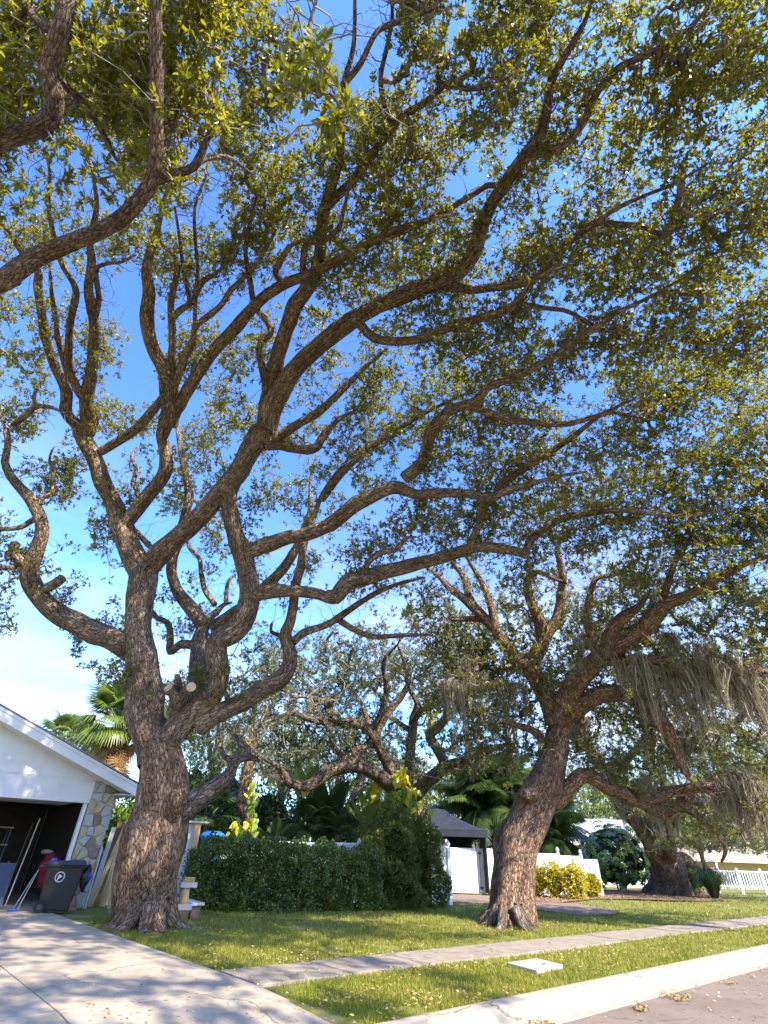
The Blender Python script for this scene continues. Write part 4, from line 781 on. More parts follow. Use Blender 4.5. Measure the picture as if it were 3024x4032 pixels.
oak.limb('S2y', 8, [(1545, 500, 27), (1510, 400, 22), (1500, 300, 20), (1520, 200, 18), (1545, 60, 16), (1530, -60, 12)], -13.6, 'S2y0')
oak.limb('S2z', 8, [(1500, 562, 30), (1580, 462, 27), (1680, 400, 24), (1760, 330, 22), (1840, 350, 20), (1930, 340, 16), (2020, 290, 12)], -12.0, 'S2y0')
oak.limb('S2b', 4, [(1228, 612, 84), (1282, 590, 80), (1340, 562, 75), (1450, 530, 72), (1550, 510, 70), (1659, 468, 70)], 14.6, 'S2')
oak.limb('S2b2', 5, [(85, 155, 52), (180, 80, 55), (260, 40, 52), (330, 18, 46), (400, 42, 38), (500, 36, 36), (600, 42, 34), (662, 55, 31), (722, 30, 28), (800, 8, 25), (900, -20, 20), (1010, -40, 15)], 12.4, 'S2b')
oak.limb('S2b3', 7, [(100, 2050, 58), (170, 1990, 55), (198, 1920, 50), (215, 1850, 47), (280, 1770, 45), (350, 1740, 42), (402, 1720, 38), (460, 1660, 34), (560, 1620, 34), (650, 1580, 33), (740, 1530, 31), (830, 1460, 29), (930, 1400, 27), (1010, 1340, 22), (1120, 1290, 18), (1280, 1200, 13)], -11.4, 'S2b2')
oak.limb('S2b4', 7, [(365, 1740, 36), (450, 1765, 34), (560, 1800, 32), (680, 1812, 30), (800, 1818, 26), (900, 1790, 22), (1000, 1770, 18), (1150, 1800, 14)], -10.6, 'S2b3')
oak.limb('S2c', 4, [(1262, 832, 66), (1330, 812, 65), (1420, 800, 65), (1530, 805, 62), (1600, 815, 60), (1650, 838, 58)], 14.4, 'S2')
oak.limb('S2c2', 5, [(75, 405, 46), (112, 408, 56), (150, 362, 55), (230, 336, 54), (330, 310, 50), (430, 285, 47), (530, 256, 45), (620, 230, 42), (700, 236, 36), (785, 250, 30), (803, 215, 27), (842, 180, 26), (920, 130, 25), (1020, 110, 24), (1130, 100, 22), (1240, 112, 18), (1380, 120, 14), (1520, 90, 11)], -9.8, 'S2c')
oak.limb('S2c3', 5, [(585, 240, 30), (620, 160, 28), (640, 90, 28), (680, 50, 28), (725, -10, 32), (800, -62, 30), (880, -110, 26), (960, -165, 22), (1060, -240, 18), (1180, -300, 14)], -10.8, 'S2c2')
oak.limb('S2c4', 5, [(205, 345, 24), (225, 290, 22), (270, 252, 22), (330, 240, 20), (360, 200, 17), (400, 195, 14)], 13.6, 'S2c2')
oak.limb('S2d', 4, [(985, 1480, 110), (1060, 1432, 104), (1135, 1400, 96), (1220, 1360, 92), (1330, 1290, 90), (1420, 1230, 84), (1456, 1150, 72), (1450, 1080, 62), (1432, 1020, 58), (1460, 950, 50), (1476, 870, 46), (1482, 780, 45), (1510, 680, 46), (1522, 590, 44), (1545, 500, 40), (1580, 420, 37), (1600, 360, 35), (1640, 280, 32), (1700, 200, 28), (1790, 90, 24)], 16.2, 'S2')
oak.limb('S2d2', 5, [(58, 62, 26), (140, -40, 24), (230, -120, 22), (330, -190, 20), (450, -260, 18), (600, -330, 14)], -12.6, 'S2d')
oak.limb('S2d3', 4, [(1470, 1060, 44), (1540, 1003, 40), (1620, 978, 38), (1700, 940, 34)], 15.4, 'S2d')
oak.limb('S2c5', 5, [(112, 490, 27), (170, 450, 23), (240, 405, 20), (330, 365, 17), (430, 340, 12)], 14.0, 'S2d3')
oak.limb('S2c6', 5, [(118, 488, 24), (180, 528, 22), (250, 552, 21), (340, 548, 18), (460, 545, 13)], 14.2, 'S2d3')
oak.limb('S2d4', 4, [(1440, 1030, 26), (1390, 1018, 22), (1362, 1000, 18), (1366, 962, 12)], 15.2, 'S2d')
oak.limb('S3', 4, [(900, 1440, 100), (955, 1370, 95), (985, 1300, 88), (990, 1200, 84), (1002, 1080, 78), (1012, 1010, 74), (1035, 955, 68), (1085, 905, 60), (1125, 868, 52), (1165, 858, 40)], 16.9, 'T', mt=M['bark'])
oak.limb('S3a', 4, [(1020, 980, 70), (978, 910, 74), (910, 830, 64), (880, 770, 55), (860, 690, 50), (872, 630, 46), (900, 540, 44), (915, 470, 44), (935, 400, 43), (950, 320, 42), (940, 240, 40), (920, 150, 38), (908, 80, 36), (895, 0, 33), (880, -110, 28), (900, -240, 22)], 17.8, 'S3')
oak.limb('S3b', 4, [(1060, 985, 66), (1150, 930, 64), (1250, 860, 56), (1340, 770, 52), (1420, 690, 50), (1480, 600, 44), (1530, 480, 36), (1560, 380, 30), (1560, 250, 24), (1590, 120, 18)], 17.6, 'S3')
oak.limb('S3c', 4, [(975, 1070, 48), (905, 1072, 44), (858, 1102, 40), (856, 1030, 33), (842, 962, 30), (785, 932, 28), (752, 890, 24), (700, 850, 16)], 16.8, 'S3')
oak.limb('S3d', 4, [(1080, 870, 30), (1032, 800, 28), (1012, 720, 26), (1002, 640, 22), (950, 580, 19), (930, 500, 13)], 17.5, 'S3')
oak.limb('S3e', 4, [(1135, 865, 24), (1140, 790, 21), (1152, 745, 20), (1182, 718, 15)], 17.3, 'S3')
oak.limb('L2k', 4, [(800, 600, 32), (765, 585, 30), (720, 540, 27), (672, 490, 24), (600, 470, 14)], 16.2, 'L2')
oak.limb('L1k', 4, [(700, 385, 26), (690, 300, 24), (668, 260, 22), (685, 190, 19), (662, 125, 17), (690, 80, 12)], 16.8, 'L1b')
oak.limb('S2k', 4, [(1330, 60, 60), (1420, 70, 50), (1520, 90, 46), (1590, 80, 44), (1620, 30, 40), (1700, -60, 30), (1790, -110, 22)], 15.2, 'L2')
oak.limb('S2l', 4, [(1340, 50, 54), (1400, 20, 46), (1500, -40, 44), (1590, -90, 42), (1700, -190, 38), (1830, -320, 30), (1950, -420, 22)], 14.4, 'L2')
oak.limb('LOW', 1, [(1130, 850, 150), (1225, 800, 142), (1320, 722, 128), (1430, 642, 110), (1505, 565, 95), (1518, 495, 88), (1465, 460, 66), (1440, 400, 40)], 12.8, 'T', mt=M['bark_far'])
oak.limb('LOW2', 2, [(430, 420, 60), (480, 392, 50), (535, 388, 46), (580, 408, 44)], 13.0, 'LOW', mt=M['bark_far'])
oak.limb('LOW3', 2, [(520, 395, 36), (518, 340, 32), (480, 310, 34), (448, 262, 28)], 13.3, 'LOW2', mt=M['bark_far'])
# burl beside the low limb, sawn stub in the fork and two saw cuts
oak.limb('BURL', 1, [(1085, 930, 120), (1120, 850, 130), (1135, 760, 110), (1150, 690, 60)], 11.9, 'T', part='burl', mt=M['bark_red'], lump=.12)
for nm, pts, ze in (('C1', [(860, 1420, 50), (885, 1370, 56), (882, 1325, 56), (850, 1288, 46)], 12.9), ('C2', [(890, 1345, 50), (925, 1308, 48), (958, 1284, 44)], 12.6), ('C3', [(890, 1320, 40), (895, 1265, 34), (890, 1225, 26)], 12.8)):
    q_ = oak.limb(nm, 4, pts, ze, 'S2', part='sawn_stub', mt=M['bark'], lump=.08)
def sawcut(tr, key, rad):
    p = tr.P[list(tr.limbs).index(key)]; d = nrm(p[-1] - p[-2]); MB().bar(p[-1] - d * .01, p[-1] + d * rad * .62, rad, 16, rad * .97).build('saw_cut', M['heart'], tr.root)
sawcut(oak, 'C1', .118); sawcut(oak, 'C2', .114)
oak.limb('C4', 5, [(215, 342, 30), (228, 345, 30)], 13.7, 'S2c2', part='sawn_stub', lump=0, wig=0)
q_ = pix(1200 + 229 / .9095, 1900 + 346 / .9095, proj(oak.P[-1][0])[2] - .34); MB().bar(q_ + ray(1452, 2280) * .18, q_, .115, 16).build('saw_cut', M['heart'], oak.root)
def roots(tr, base, R0, n, seed, mt):
    r = np.random.default_rng(seed)
    for i in range(n):
        a = 2 * math.pi * (i + r.uniform(-.3, .3)) / n; d = np.array([math.cos(a), math.sin(a), 0]); e = np.array([math.cos(a + .4 * r.normal()), math.sin(a + .4 * r.normal()), 0]); b_ = np.array([base[0], base[1], 0.0])
        SP, SR = smooth_path([b_ + d * R0 * .55 + ZV * .42, b_ + d * R0 * .95 + ZV * .08, b_ + d * R0 * 1.3 + e * .1 - ZV * .05, b_ + d * R0 * 1.5 + e * r.uniform(.3, .6) - ZV * .12], np.array([R0 * .28, R0 * .24, R0 * .15, R0 * .07]), .06); V, Q, bk = tube(SP, SR, 12, seed + i, .07); place('root', mesh('root', V, tri_fix(Q), mt, True, vattr=bk), tr.root)
roots(oak, oak.root.location, .62, 9, 17, M['bark_red'])
def own_main(x, y):
    o = 1 - ramp(y, 2150, 2500) * ramp(x, 850, 1150) - ramp(y, 2700, 2850) * (1 - ramp(x, 850, 1150)); o = np.clip(o, 0, 1)
    return o * (1 - 0.45 * (1 - ramp(x, 750, 1000)) * (1 - ramp(y, 650, 950)))
P_, in_, zc_ = canopy(oak, own_main, (-700, -900, 3700, 2750), 160000, 0.0235, 14.2, 21)
for i, pts in enumerate(([(3.9, .7, 13.3), (5.0, -1.4, 13.4), (5.6, -4.0, 13.0)], [(6.0, .8, 12.5), (7.5, -.8, 12.4), (9.5, -2.8, 12.2)])):      # boughs that carry on over the street
    e_ = oak.P[list(oak.limbs).index('L2r2' if i == 0 else 'L2a')][-1]; SP, SR = smooth_path([e_] + [np.array(q) for q in pts], np.array([.04, .04, .035, .02]), .15); V, Q, bk = tube(SP, SR, 8, 60 + i, .05)
    place('limb', mesh('limb', V, tri_fix(Q), M['bark'], True, vattr=bk), oak.root); oak.P.append(SP); oak.R.append(SR)
r_ = np.random.default_rng(6); XP = r_.uniform((1.5, -7, 11.6), (11, 1.2, 14), (2600, 3)); nz_ = sin_noise(XP, 1.8, 3) + .5 * sin_noise(XP, .8, 4); XP = XP[nz_ > .55][:520]
P_ = np.vstack([P_, XP]); in_ = np.concatenate([in_, np.zeros(len(XP), bool)])
STATS = [('big oak', grow(oak, P_, in_, M['leaf'], 40, 0.082, 0.037, 31, spread=.20, bare=1800))]

# ------------------------------------------------------------------ neighbouring oak whose boughs come in overhead from the left
nb = Tree('oak_tree', 'oak leaning in from beyond the driveway, its bare boughs and large glossy leaves overhead', (-9.2, 4.6, 0), M['bark_near'])
nP = [np.array(q, float) for q in [(-9.2, 4.6, -.1), (-9.1, 4.5, .6), (-8.9, 4.4, 2.4), (-8.5, 4.3, 4.6)]]
SP, SR = smooth_path(nP, np.array([.52, .40, .34, .30]), .15); V, Q, bk = tube(SP, SR, 26, 5, .05, fl)
place('trunk', mesh('trunk', V, tri_fix(Q), M['bark'], True, vattr=bk), nb.root); nb.px.append(proj(SP)); nb.P.append(SP); nb.R.append(SR); nb.limbs['T'] = proj(SP)
st = (SP[-2], .21)
nb.limb('B2', 6, [(-60, 1262, 84), (0, 1228, 80), (100, 1160, 75), (200, 1100, 72), (330, 1050, 66), (450, 1000, 65), (540, 940, 65), (620, 850, 65), (668, 760, 64), (682, 650, 60), (680, 500, 58), (680, 300, 56), (680, 100, 55), (686, -60, 52), (800, -260, 44), (1050, -360, 34), (1260, -260, 24), (1370, -80, 14)], 4.9, zstart=6.6, start=st)
nb.limb('B1', 6, [(-80, 650, 86), (0, 612, 84), (100, 576, 80), (190, 540, 78), (230, 470, 77), (236, 390, 74), (216, 320, 70), (236, 230, 68), (265, 130, 70), (286, 0, 72), (300, -200, 60)], 5.4, zstart=5.9, start=st)
nb.limb('B2b', 6, [(682, 790, 40), (780, 752, 36), (842, 728, 34), (900, 610, 29), (942, 500, 25), (930, 380, 21), (960, 200, 16)], 5.8, 'B2')
nb.limb('B2c', 6, [(675, 720, 34), (720, 640, 30), (770, 520, 22), (800, 420, 16)], 6.6, 'B2')
nb.limb('B2d', 6, [(845, 728, 24), (900, 690, 22), (1000, 690, 19), (1100, 760, 14)], 6.6, 'B2b')
nb.limb('B1b', 6, [(232, 400, 20), (300, 310, 14), (360, 230, 9)], 6.2, 'B1')
nb.limb('B1c', 6, [(230, 130, 36), (180, 110, 32), (120, 30, 28), (90, -60, 22)], 6.4, 'B1')
nb.limb('B1d', 6, [(245, 330, 30), (340, 430, 32), (420, 530, 30), (500, 680, 26), (540, 730, 20)], 7.2, 'B1')
nb.limb('SPR', 8, [(1245, 0, 15), (1215, 130, 11), (1262, 230, 9), (1300, 330, 7), (1330, 420, 6), (1310, 500, 5)], 4.6, 'B2')
def own_nb(x, y): return 0.9 * (1 - ramp(x, 760, 1020)) * (1 - ramp(y, 720, 960))
P_, in_, zc_ = canopy(nb, own_nb, (-900, -700, 1100, 1000), 24000, 0.015, 11.5, 22, jz=.35, sig=110, bias=.55)
r_ = np.random.default_rng(3); sp = np.array([(1200, 210), (1240, 250), (1280, 300), (1230, 320), (1300, 370), (1340, 430), (1140, 370), (1150, 330), (1310, 470), (1180, 280), (1340, 500), (1270, 200), (1120, 310), (1250, 380), (1370, 460)])
SPP = np.array([pix(x, y, 4.45 + r_.normal() * .12) for x, y in sp]); P_ = np.vstack([P_, SPP]); in_ = np.concatenate([in_, np.ones(len(SPP), bool)])
STATS.append(('overhead oak', grow(nb, P_, in_, M['leaf_near'], 36, 0.092, 0.033, 41, six=True, spread=.17, parts=300, bare=120)))

# ------------------------------------------------------------------ second oak, leaning over the lawn
b0 = gnd(2008, 3650)
ok2 = Tree('oak_tree', 'leaning oak on the lawn with a low limb reaching over the flower bed', (b0[0], b0[1], 0), M['bark_red'])
ok2.limb('T', 3, [(378, 950, 285), (384, 920, 240), (392, 850, 200), (402, 750, 186), (415, 650, 182), (430, 550, 180), (465, 450, 174), (503, 350, 168), (545, 255, 170), (582, 180, 150), (603, 100, 130), (625, 0, 112), (648, -70, 118)], 16.8, zstart=13.65, part='trunk', k=34, flare=lambda L_: .04 + .11 * np.exp(-np.maximum(0, L_ - .55) / .4))
ok2.limb('A', 5, [(905, 850, 92), (880, 795, 72), (832, 705, 60), (795, 655, 56), (765, 640, 46), (738, 600, 40), (690, 540, 38), (668, 450, 32), (640, 370, 29), (600, 300, 25), (560, 230, 18)], 18.2, 'T')
ok2.limb('A1', 5, [(685, 530, 38), (622, 462, 38), (562, 410, 27), (512, 372, 24), (478, 335, 20), (430, 300, 14)], 18.4, 'A')
ok2.limb('A2', 5, [(622, 465, 28), (586, 400, 25), (570, 340, 22), (530, 288, 19), (500, 230, 14)], 18.8, 'A1')
ok2.limb('A3', 5, [(800, 660, 54), (830, 610, 54), (853, 560, 50), (832, 480, 40), (802, 400, 35), (800, 352, 32), (832, 320, 24), (885, 342, 18), (940, 360, 12)], 17.6, 'A')
ok2.limb('A4', 5, [(856, 560, 44), (900, 490, 40), (920, 400, 32), (920, 312, 27), (905, 230, 20), (960, 150, 14)], 18.0, 'A3')
ok2.limb('A5', 5, [(630, 490, 24), (580, 488, 22), (520, 492, 16)], 18.0, 'A1')
ok2.limb('B', 5, [(915, 840, 92), (940, 770, 76), (982, 700, 74), (1040, 642, 66), (1108, 602, 58), (1150, 572, 58), (1210, 530, 56), (1258, 472, 58), (1300, 432, 46), (1400, 390, 33), (1500, 332, 30), (1560, 300, 28), (1660, 262, 25), (1780, 220, 20)], 13.8, 'T')
ok2.limb('BK', 5, [(1070, 640, 46), (1085, 570, 48), (1110, 515, 46), (1150, 478, 40), (1200, 440, 28), (1240, 380, 18)], 15.4, 'B')
ok2.limb('B2', 5, [(1060, 635, 44), (1150, 640, 40), (1250, 635, 38), (1340, 650, 34), (1450, 640, 28), (1560, 650, 26), (1660, 680, 24), (1780, 700, 18)], 13.6, 'B')
ok2.limb('B3', 5, [(985, 650, 26), (985, 600, 22), (975, 590, 14)], 16.0, 'B')
ok2.limb('B4', 5, [(1270, 470, 30), (1300, 360, 26), (1330, 280, 20), (1380, 200, 15)], 15.0, 'B')
ok2.limb('B5', 5, [(1050, 640, 30), (1030, 560, 34), (1010, 480, 26), (1040, 350, 20), (1110, 330, 16), (1180, 280, 12)], 16.6, 'B')
ok2.limb('C', 5, [(920, 880, 66), (955, 835, 62), (1005, 788, 60), (1072, 756, 58), (1150, 756, 56), (1210, 790, 58), (1270, 850, 58), (1320, 930, 54), (1350, 1010, 42), (1400, 1080, 28), (1480, 1130, 18)], 14.6, 'T')
ok2.limb('D', 5, [(862, 940, 28), (822, 892, 26), (762, 870, 22), (690, 850, 16)], 16.6, 'T')
ok2.limb('E', 3, [(600, 330, 90), (645, 290, 78), (692, 240, 78), (740, 192, 74), (800, 202, 70), (860, 250, 65), (930, 272, 64), (1000, 310, 62), (1060, 335, 62), (1105, 372, 60), (1165, 372, 55), (1230, 350, 50), (1300, 380, 46), (1360, 436, 46), (1420, 490, 42), (1450, 560, 34), (1430, 620, 26)], 15.8, 'T')
ok2.limb('E1', 3, [(1030, 322, 58), (1120, 286, 58), (1220, 266, 54), (1330, 250, 52), (1420, 265, 48), (1475, 292, 40), (1540, 300, 30), (1640, 330, 22)], 14.4, 'E')
ok2.limb('E2', 3, [(1215, 355, 50), (1260, 310, 54), (1310, 320, 50), (1350, 350, 40)], 16.2, 'E')
ok2.limb('K', 3, [(560, 300, 70), (490, 285, 60), (445, 290, 46)], 14.7, 'T', part='burl', lump=.1)
roots(ok2, ok2.root.location, .50, 6, 37, M['bark_far'])
def own2(x, y): return ramp(y, 2120, 2480) * ramp(x, 1450, 1800) * (1 - .5 * ramp(x, 2350, 2650) * ramp(y, 2500, 2700))
P_, in_, zc_ = canopy(ok2, own2, (1400, 2050, 3500, 3350), 70000, 0.017, 12.5, 23, bias=1.1, jz=.9, gain=1.12, sig=120, clump=(1.6, 1.4))
STATS.append(('leaning oak', grow(ok2, P_, in_, M['leaf_b'], 32, 0.10, 0.045, 51, r0=.006, bare=700)))

# ------------------------------------------------------------------ third oak, twin stems behind the mulch bed
b0 = gnd(2632, 3525); 
ok3 = Tree('oak_tree', 'twin-stemmed mossy oak standing in the mulch bed', (b0[0], b0[1], 0), M['bark_far'])
z0_ = proj(np.array([b0[0], b0[1], 0]))[2]
ok3.limb('T', 3, [(1175, 785, 200), (1172, 760, 160), (1162, 680, 132), (1135, 600, 116), (1095, 545, 90), (1035, 450, 72), (982, 390, 66), (930, 320, 60), (880, 200, 52), (800, 100, 46), (760, 0, 40), (770, -90, 32)], z0_ + 1.0, zstart=z0_, part='trunk', k=26, flare=lambda L_: .25 * np.exp(-np.maximum(0, L_ - .55) / .7))
ok3.limb('A', 3, [(1150, 640, 110), (1160, 560, 90), (1150, 480, 82), (1165, 400, 74), (1215, 340, 60), (1275, 300, 52), (1340, 250, 40), (1420, 180, 32), (1540, 120, 24)], z0_ - 3.0, 'T')
ok3.limb('B', 5, [(985, 960, 42), (975, 900, 40), (985, 840, 34), (960, 790, 22)], z0_ + 1, 'T')
ok3.limb('C', 5, [(1300, 1090, 34), (1235, 1000, 40), (1240, 900, 34), (1200, 810, 28), (1130, 760, 20)], z0_ - 1, 'T')
ok3.limb('D', 3, [(1195, 610, 60), (1240, 600, 50), (1290, 630, 44), (1330, 660, 36)], z0_ + 1.5, 'T', wig=0)
ok3.limb('E', 5, [(1320, 1020, 30), (1420, 900, 28), (1530, 870, 26), (1600, 800, 24), (1700, 760, 18)], z0_ - 4, 'C')
ok3.limb('G', 3, [(880, 210, 40), (960, 120, 34), (1040, 20, 30), (1070, -80, 24), (1120, -180, 18)], z0_ - 1, 'T')
def own3(x, y): return np.clip(ramp(y, 2480, 2700) * ramp(x, 2150, 2500) * .75 * (1 - .75 * ramp(y, 2900, 3000) * (1 - ramp(x, 2650, 2800))) + .2 * ramp(y, 2950, 3050) * ramp(x, 2650, 2800), 0, 1)
P_, in_, zc_ = canopy(ok3, own3, (2100, 2450, 3600, 3350), 24000, 0.033, 13.5, 24, bias=1.5, jz=1.8, gain=1.15, sig=140, clump=(1.6, 1.4))
STATS.append(('mossy oak', grow(ok3, P_, in_, M['leaf_b'], 24, 0.14, 0.062, 61, r0=.009, spread=.26)))

# ------------------------------------------------------------------ sprawling oak behind the fence
YB = 26.0; b0 = atY(1640, 3360, YB); zb = proj(atY(1625, 3200, YB))[2]
ok4 = Tree('oak_tree', 'wide dark oak sprawling behind the white fence, draped in yellow pothos', (b0[0], YB, 0), M['bark_far'])
ok4.limb('T', 2, [(1440, 960, 170), (1435, 800, 150), (1420, 700, 138), (1400, 600, 112)], zb + .3, zstart=proj(atY(1640, 3390, YB))[2], part='trunk', k=22)
ok4.limb('A', 2, [(1405, 620, 90), (1360, 580, 82), (1282, 530, 76), (1202, 470, 72), (1110, 437, 70), (1000, 452, 65), (920, 490, 60), (860, 540, 58), (800, 545, 54), (740, 520, 50), (708, 470, 46), (670, 430, 40), (600, 390, 34), (540, 340, 26)], zb - 3.5, 'T')
ok4.limb('B', 2, [(1390, 580, 70), (1325, 520, 60), (1282, 430, 60), (1232, 330, 58), (1172, 240, 50), (1112, 205, 46), (990, 190, 44), (962, 110, 38), (882, 70, 32), (800, 60, 26), (720, 110, 20)], zb - 1, 'T')
ok4.limb('B1', 2, [(1215, 300, 44), (1240, 220, 44), (1290, 140, 42), (1350, 60, 36), (1392, -10, 32), (1380, -110, 26), (1340, -220, 20)], zb + .6, 'B')
ok4.limb('B2', 2, [(1180, 245, 36), (1230, 180, 34), (1270, 60, 32), (1272, -10, 30), (1260, -130, 24), (1330, -220, 16)], zb - .5, 'B')
ok4.limb('B3', 2, [(985, 205, 36), (880, 190, 32), (760, 152, 25), (640, 190, 20), (560, 240, 14)], zb - 2.5, 'B')
ok4.limb('B4', 2, [(1130, 420, 36), (1100, 350, 34), (1160, 330, 34), (1190, 260, 28), (1150, 130, 24), (1090, 30, 20), (1000, -20, 15)], zb + 1, 'A')
ok4.limb('B5', 2, [(1120, 430, 30), (1040, 390, 30), (990, 330, 28), (960, 250, 24), (900, 130, 18)], zb - 1, 'A')
ok4.limb('C', 2, [(1405, 600, 60), (1392, 480, 52), (1402, 380, 50), (1412, 280, 50), (1422, 180, 47), (1442, 100, 40), (1400, 20, 32), (1370, -60, 24)], zb + 1, 'T')
ok4.limb('C1', 2, [(1422, 185, 38), (1500, 90, 32), (1560, 40, 27), (1620, -40, 20), (1600, -150, 14)], zb, 'C')
ok4.limb('C2', 2, [(1400, 240, 34), (1350, 210, 30), (1290, 170, 22)], zb + 1.5, 'C')
ok4.limb('D', 2, [(1410, 620, 90), (1462, 560, 74), (1530, 492, 66), (1600, 440, 62), (1660, 420, 56), (1740, 395, 50), (1830, 350, 46), (1900, 330, 36), (1980, 300, 24)], zb - 2.5, 'T')
ok4.limb('D1', 2, [(1590, 440, 56), (1580, 400, 54), (1546, 340, 50), (1512, 270, 54), (1565, 215, 48), (1600, 150, 40), (1590, 60, 30), (1650, -40, 20)], zb - 1.5, 'D')
ok4.limb('E', 2, [(1140, 460, 40), (1130, 540, 42), (1100, 590, 44), (1060, 640, 36)], zb - 2, 'A')
# second stem of the yard: ivy-clad trunk left of it
def own4(x, y): return ramp(y, 2430, 2600) * ramp(x, 700, 1000) * (1 - ramp(x, 1850, 2000)) * (1 - .75 * ramp(y, 3000, 3100)) + .7 * ramp(y, 2560, 2700) * (1 - ramp(x, 640, 700)) * ramp(x, 560, 620)
P_, in_, zc_ = canopy(ok4, own4, (500, 2400, 2050, 3150), 60000, 0.022, 12.0, 25, bias=1.5, jz=1.6, gain=1.12, sig=100, clump=(2.0, 1.3))
STATS.append(('sprawling oak', grow(ok4, P_, in_, M['leaf_far'], 24, 0.13, 0.055, 71, r0=.010, spread=.24, twigmat='twig', bare=600)))
iv = Tree('dead_trunk', 'bent bare trunk wrapped in yellow pothos behind the hedge', gnd(985, 3480) * np.array([1, 1, 0]), M['bark_red'])
iv.root['category'] = 'trunk'
YI = 22.5; zi = proj(atY(960, 3150, YI))[2]
iv.limb('T', 2, [(545, 960, 64), (540, 800, 60), (520, 720, 58), (492, 640, 62), (495, 560, 60), (515, 490, 58), (525, 430, 50), (545, 395, 44)], zi + .8, zstart=proj(atY(985, 3380, YI))[2], part='trunk')
print('TREES', STATS)

# ================================================================== FENCES
def finial(c, z, parent, s=1.0):
    MB().lathe((c[0], c[1], z), [(.085 * s, 0), (.085 * s, .03), (.05 * s, .045), (.045 * s, .07), (.085 * s, .115), (.09 * s, .15), (.065 * s, .20), (.02 * s, .26), (.004, .275)], 12).build('post_cap', M['vinyl'], parent, smooth=True)
def fpost(c, ht, parent, wd=.13, s=1.0, rz=.55):
    p = MB().cbox((c[0], c[1], ht / 2), wd, wd, ht, rz).build('fence_post', M['vinyl'], parent, bevel=.008); finial(c, ht, p, s)
def panel(p, q, zt, zb_, parent, th=.045, n=None):
    """boards between two posts under a top rail"""
    p = np.array([p[0], p[1], 0.0]); q = np.array([q[0], q[1], 0.0]); d = q - p; L_ = np.linalg.norm(d); d = d / L_; sd = np.cross(d, ZV); n = n or max(1, int(round(L_ / .17)))
    for i in range(n):
        MB().box(p + d * (L_ * i / n + .003) - sd * th / 2 + ZV * zb_, d * (L_ / n - .006), sd * th, ZV * (zt - zb_ - .06)).build('fence_board', M['vinyl'], parent)
    MB().box(p - sd * .04 + ZV * (zt - .075), d * L_, sd * .08, ZV * .075).build('top_rail', M['vinyl'], parent, bevel=.006)
    MB().box(p - sd * .04 + ZV * zb_ * .5, d * L_, sd * .08, ZV * .12).build('bottom_rail', M['vinyl'], parent, bevel=.006)
fA = atY(1762, 3400, 23.4); line = []
for x, Y in ((883, 21.6), (967, 22.0), (1281, 22.5), (1415, 22.7), (1451, 22.95)): q = atY(x, 3300, Y); line.append((q[0], q[1], q[2] - .27))
fen = thing('vinyl_fence', 'white vinyl privacy fence with capped posts showing above the hedge', 'fence', (line[2][0], line[2][1], 0))
for q in line: fpost(q, q[2], fen)
qe = atY(1762, 3308, 23.4); qe = (qe[0], qe[1], qe[2] - .27); fpost(qe, qe[2], fen, .15, 1.1)
zt_ = atY(1300, 3316, 22.5)[2]
for a, b2 in zip(line[:3], line[1:3]): panel(a, b2, zt_ - .02, .08, fen, n=4)
panel(line[2], line[3], zt_, .08, fen, n=6); panel(line[4], qe, zt_, .08, fen)
# gate next to the leaning oak
gA = atY(1775, 3522, 29.6); gB = atY(1890, 3524, 29.8); gC = atY(2100, 3530, 30.4); gz = atY(1772, 3335, 29.6)[2]
gt = thing('fence_gate', 'white double gate with black hinges between hedge and leaning oak', 'gate', (gB[0], gB[1], 0))
for p, q in ((gA, gB), (gB, gC)):
    p = np.array([p[0], p[1], 0]); q = np.array([q[0], q[1], 0]); d = nrm(q - p); L_ = np.linalg.norm(q - p); sd = np.cross(d, ZV)
    MB().box(p + d * .04 - sd * .02 + ZV * .07, d * (L_ - .10), sd * .05, ZV * (gz - .09)).build('gate_leaf', M['vinyl'], gt, bevel=.01)
fpost((gB[0] + .02, gB[1] + .02), gz + .06, gt, .11)
for z_ in (.28, gz - .22):
    MB().cbox((gB[0] + .10, gB[1] - .045, z_), .16, .05, .07, .05).build('hinge', M['iron'], gt)
MB().cbox((gB[0] + .085, gB[1] - .03, gz / 2 + .05), .03, .02, gz - .3, .05).build('gate_gap_strip', M['stone3'], gt)
MB().cbox((gB[0] + .30, gB[1] - .04, 1.08), .05, .05, .16, .05).build('latch', M['iron'], gt)
# fence behind the crotons, stepping down to the right
f2 = thing('vinyl_fence', 'low white vinyl fence stretch behind the yellow croton bushes', 'fence', gnd(2240, 3520))
pp_ = []
for x, yt, Y in ((2080, 3356, 30.6), (2196, 3362, 31.2), (2286, 3371, 31.8), (2352, 3384, 32.4)): q = atY(x, yt, Y); pp_.append((q[0], q[1], q[2]))
for i, q in enumerate(pp_):
    if i in (1, 2): fpost(q, q[2] + .03, f2, .14, 1.15)
for a, b2 in zip(pp_, pp_[1:]): panel(a, b2, min(a[2], b2[2]) - .0, .06, f2)
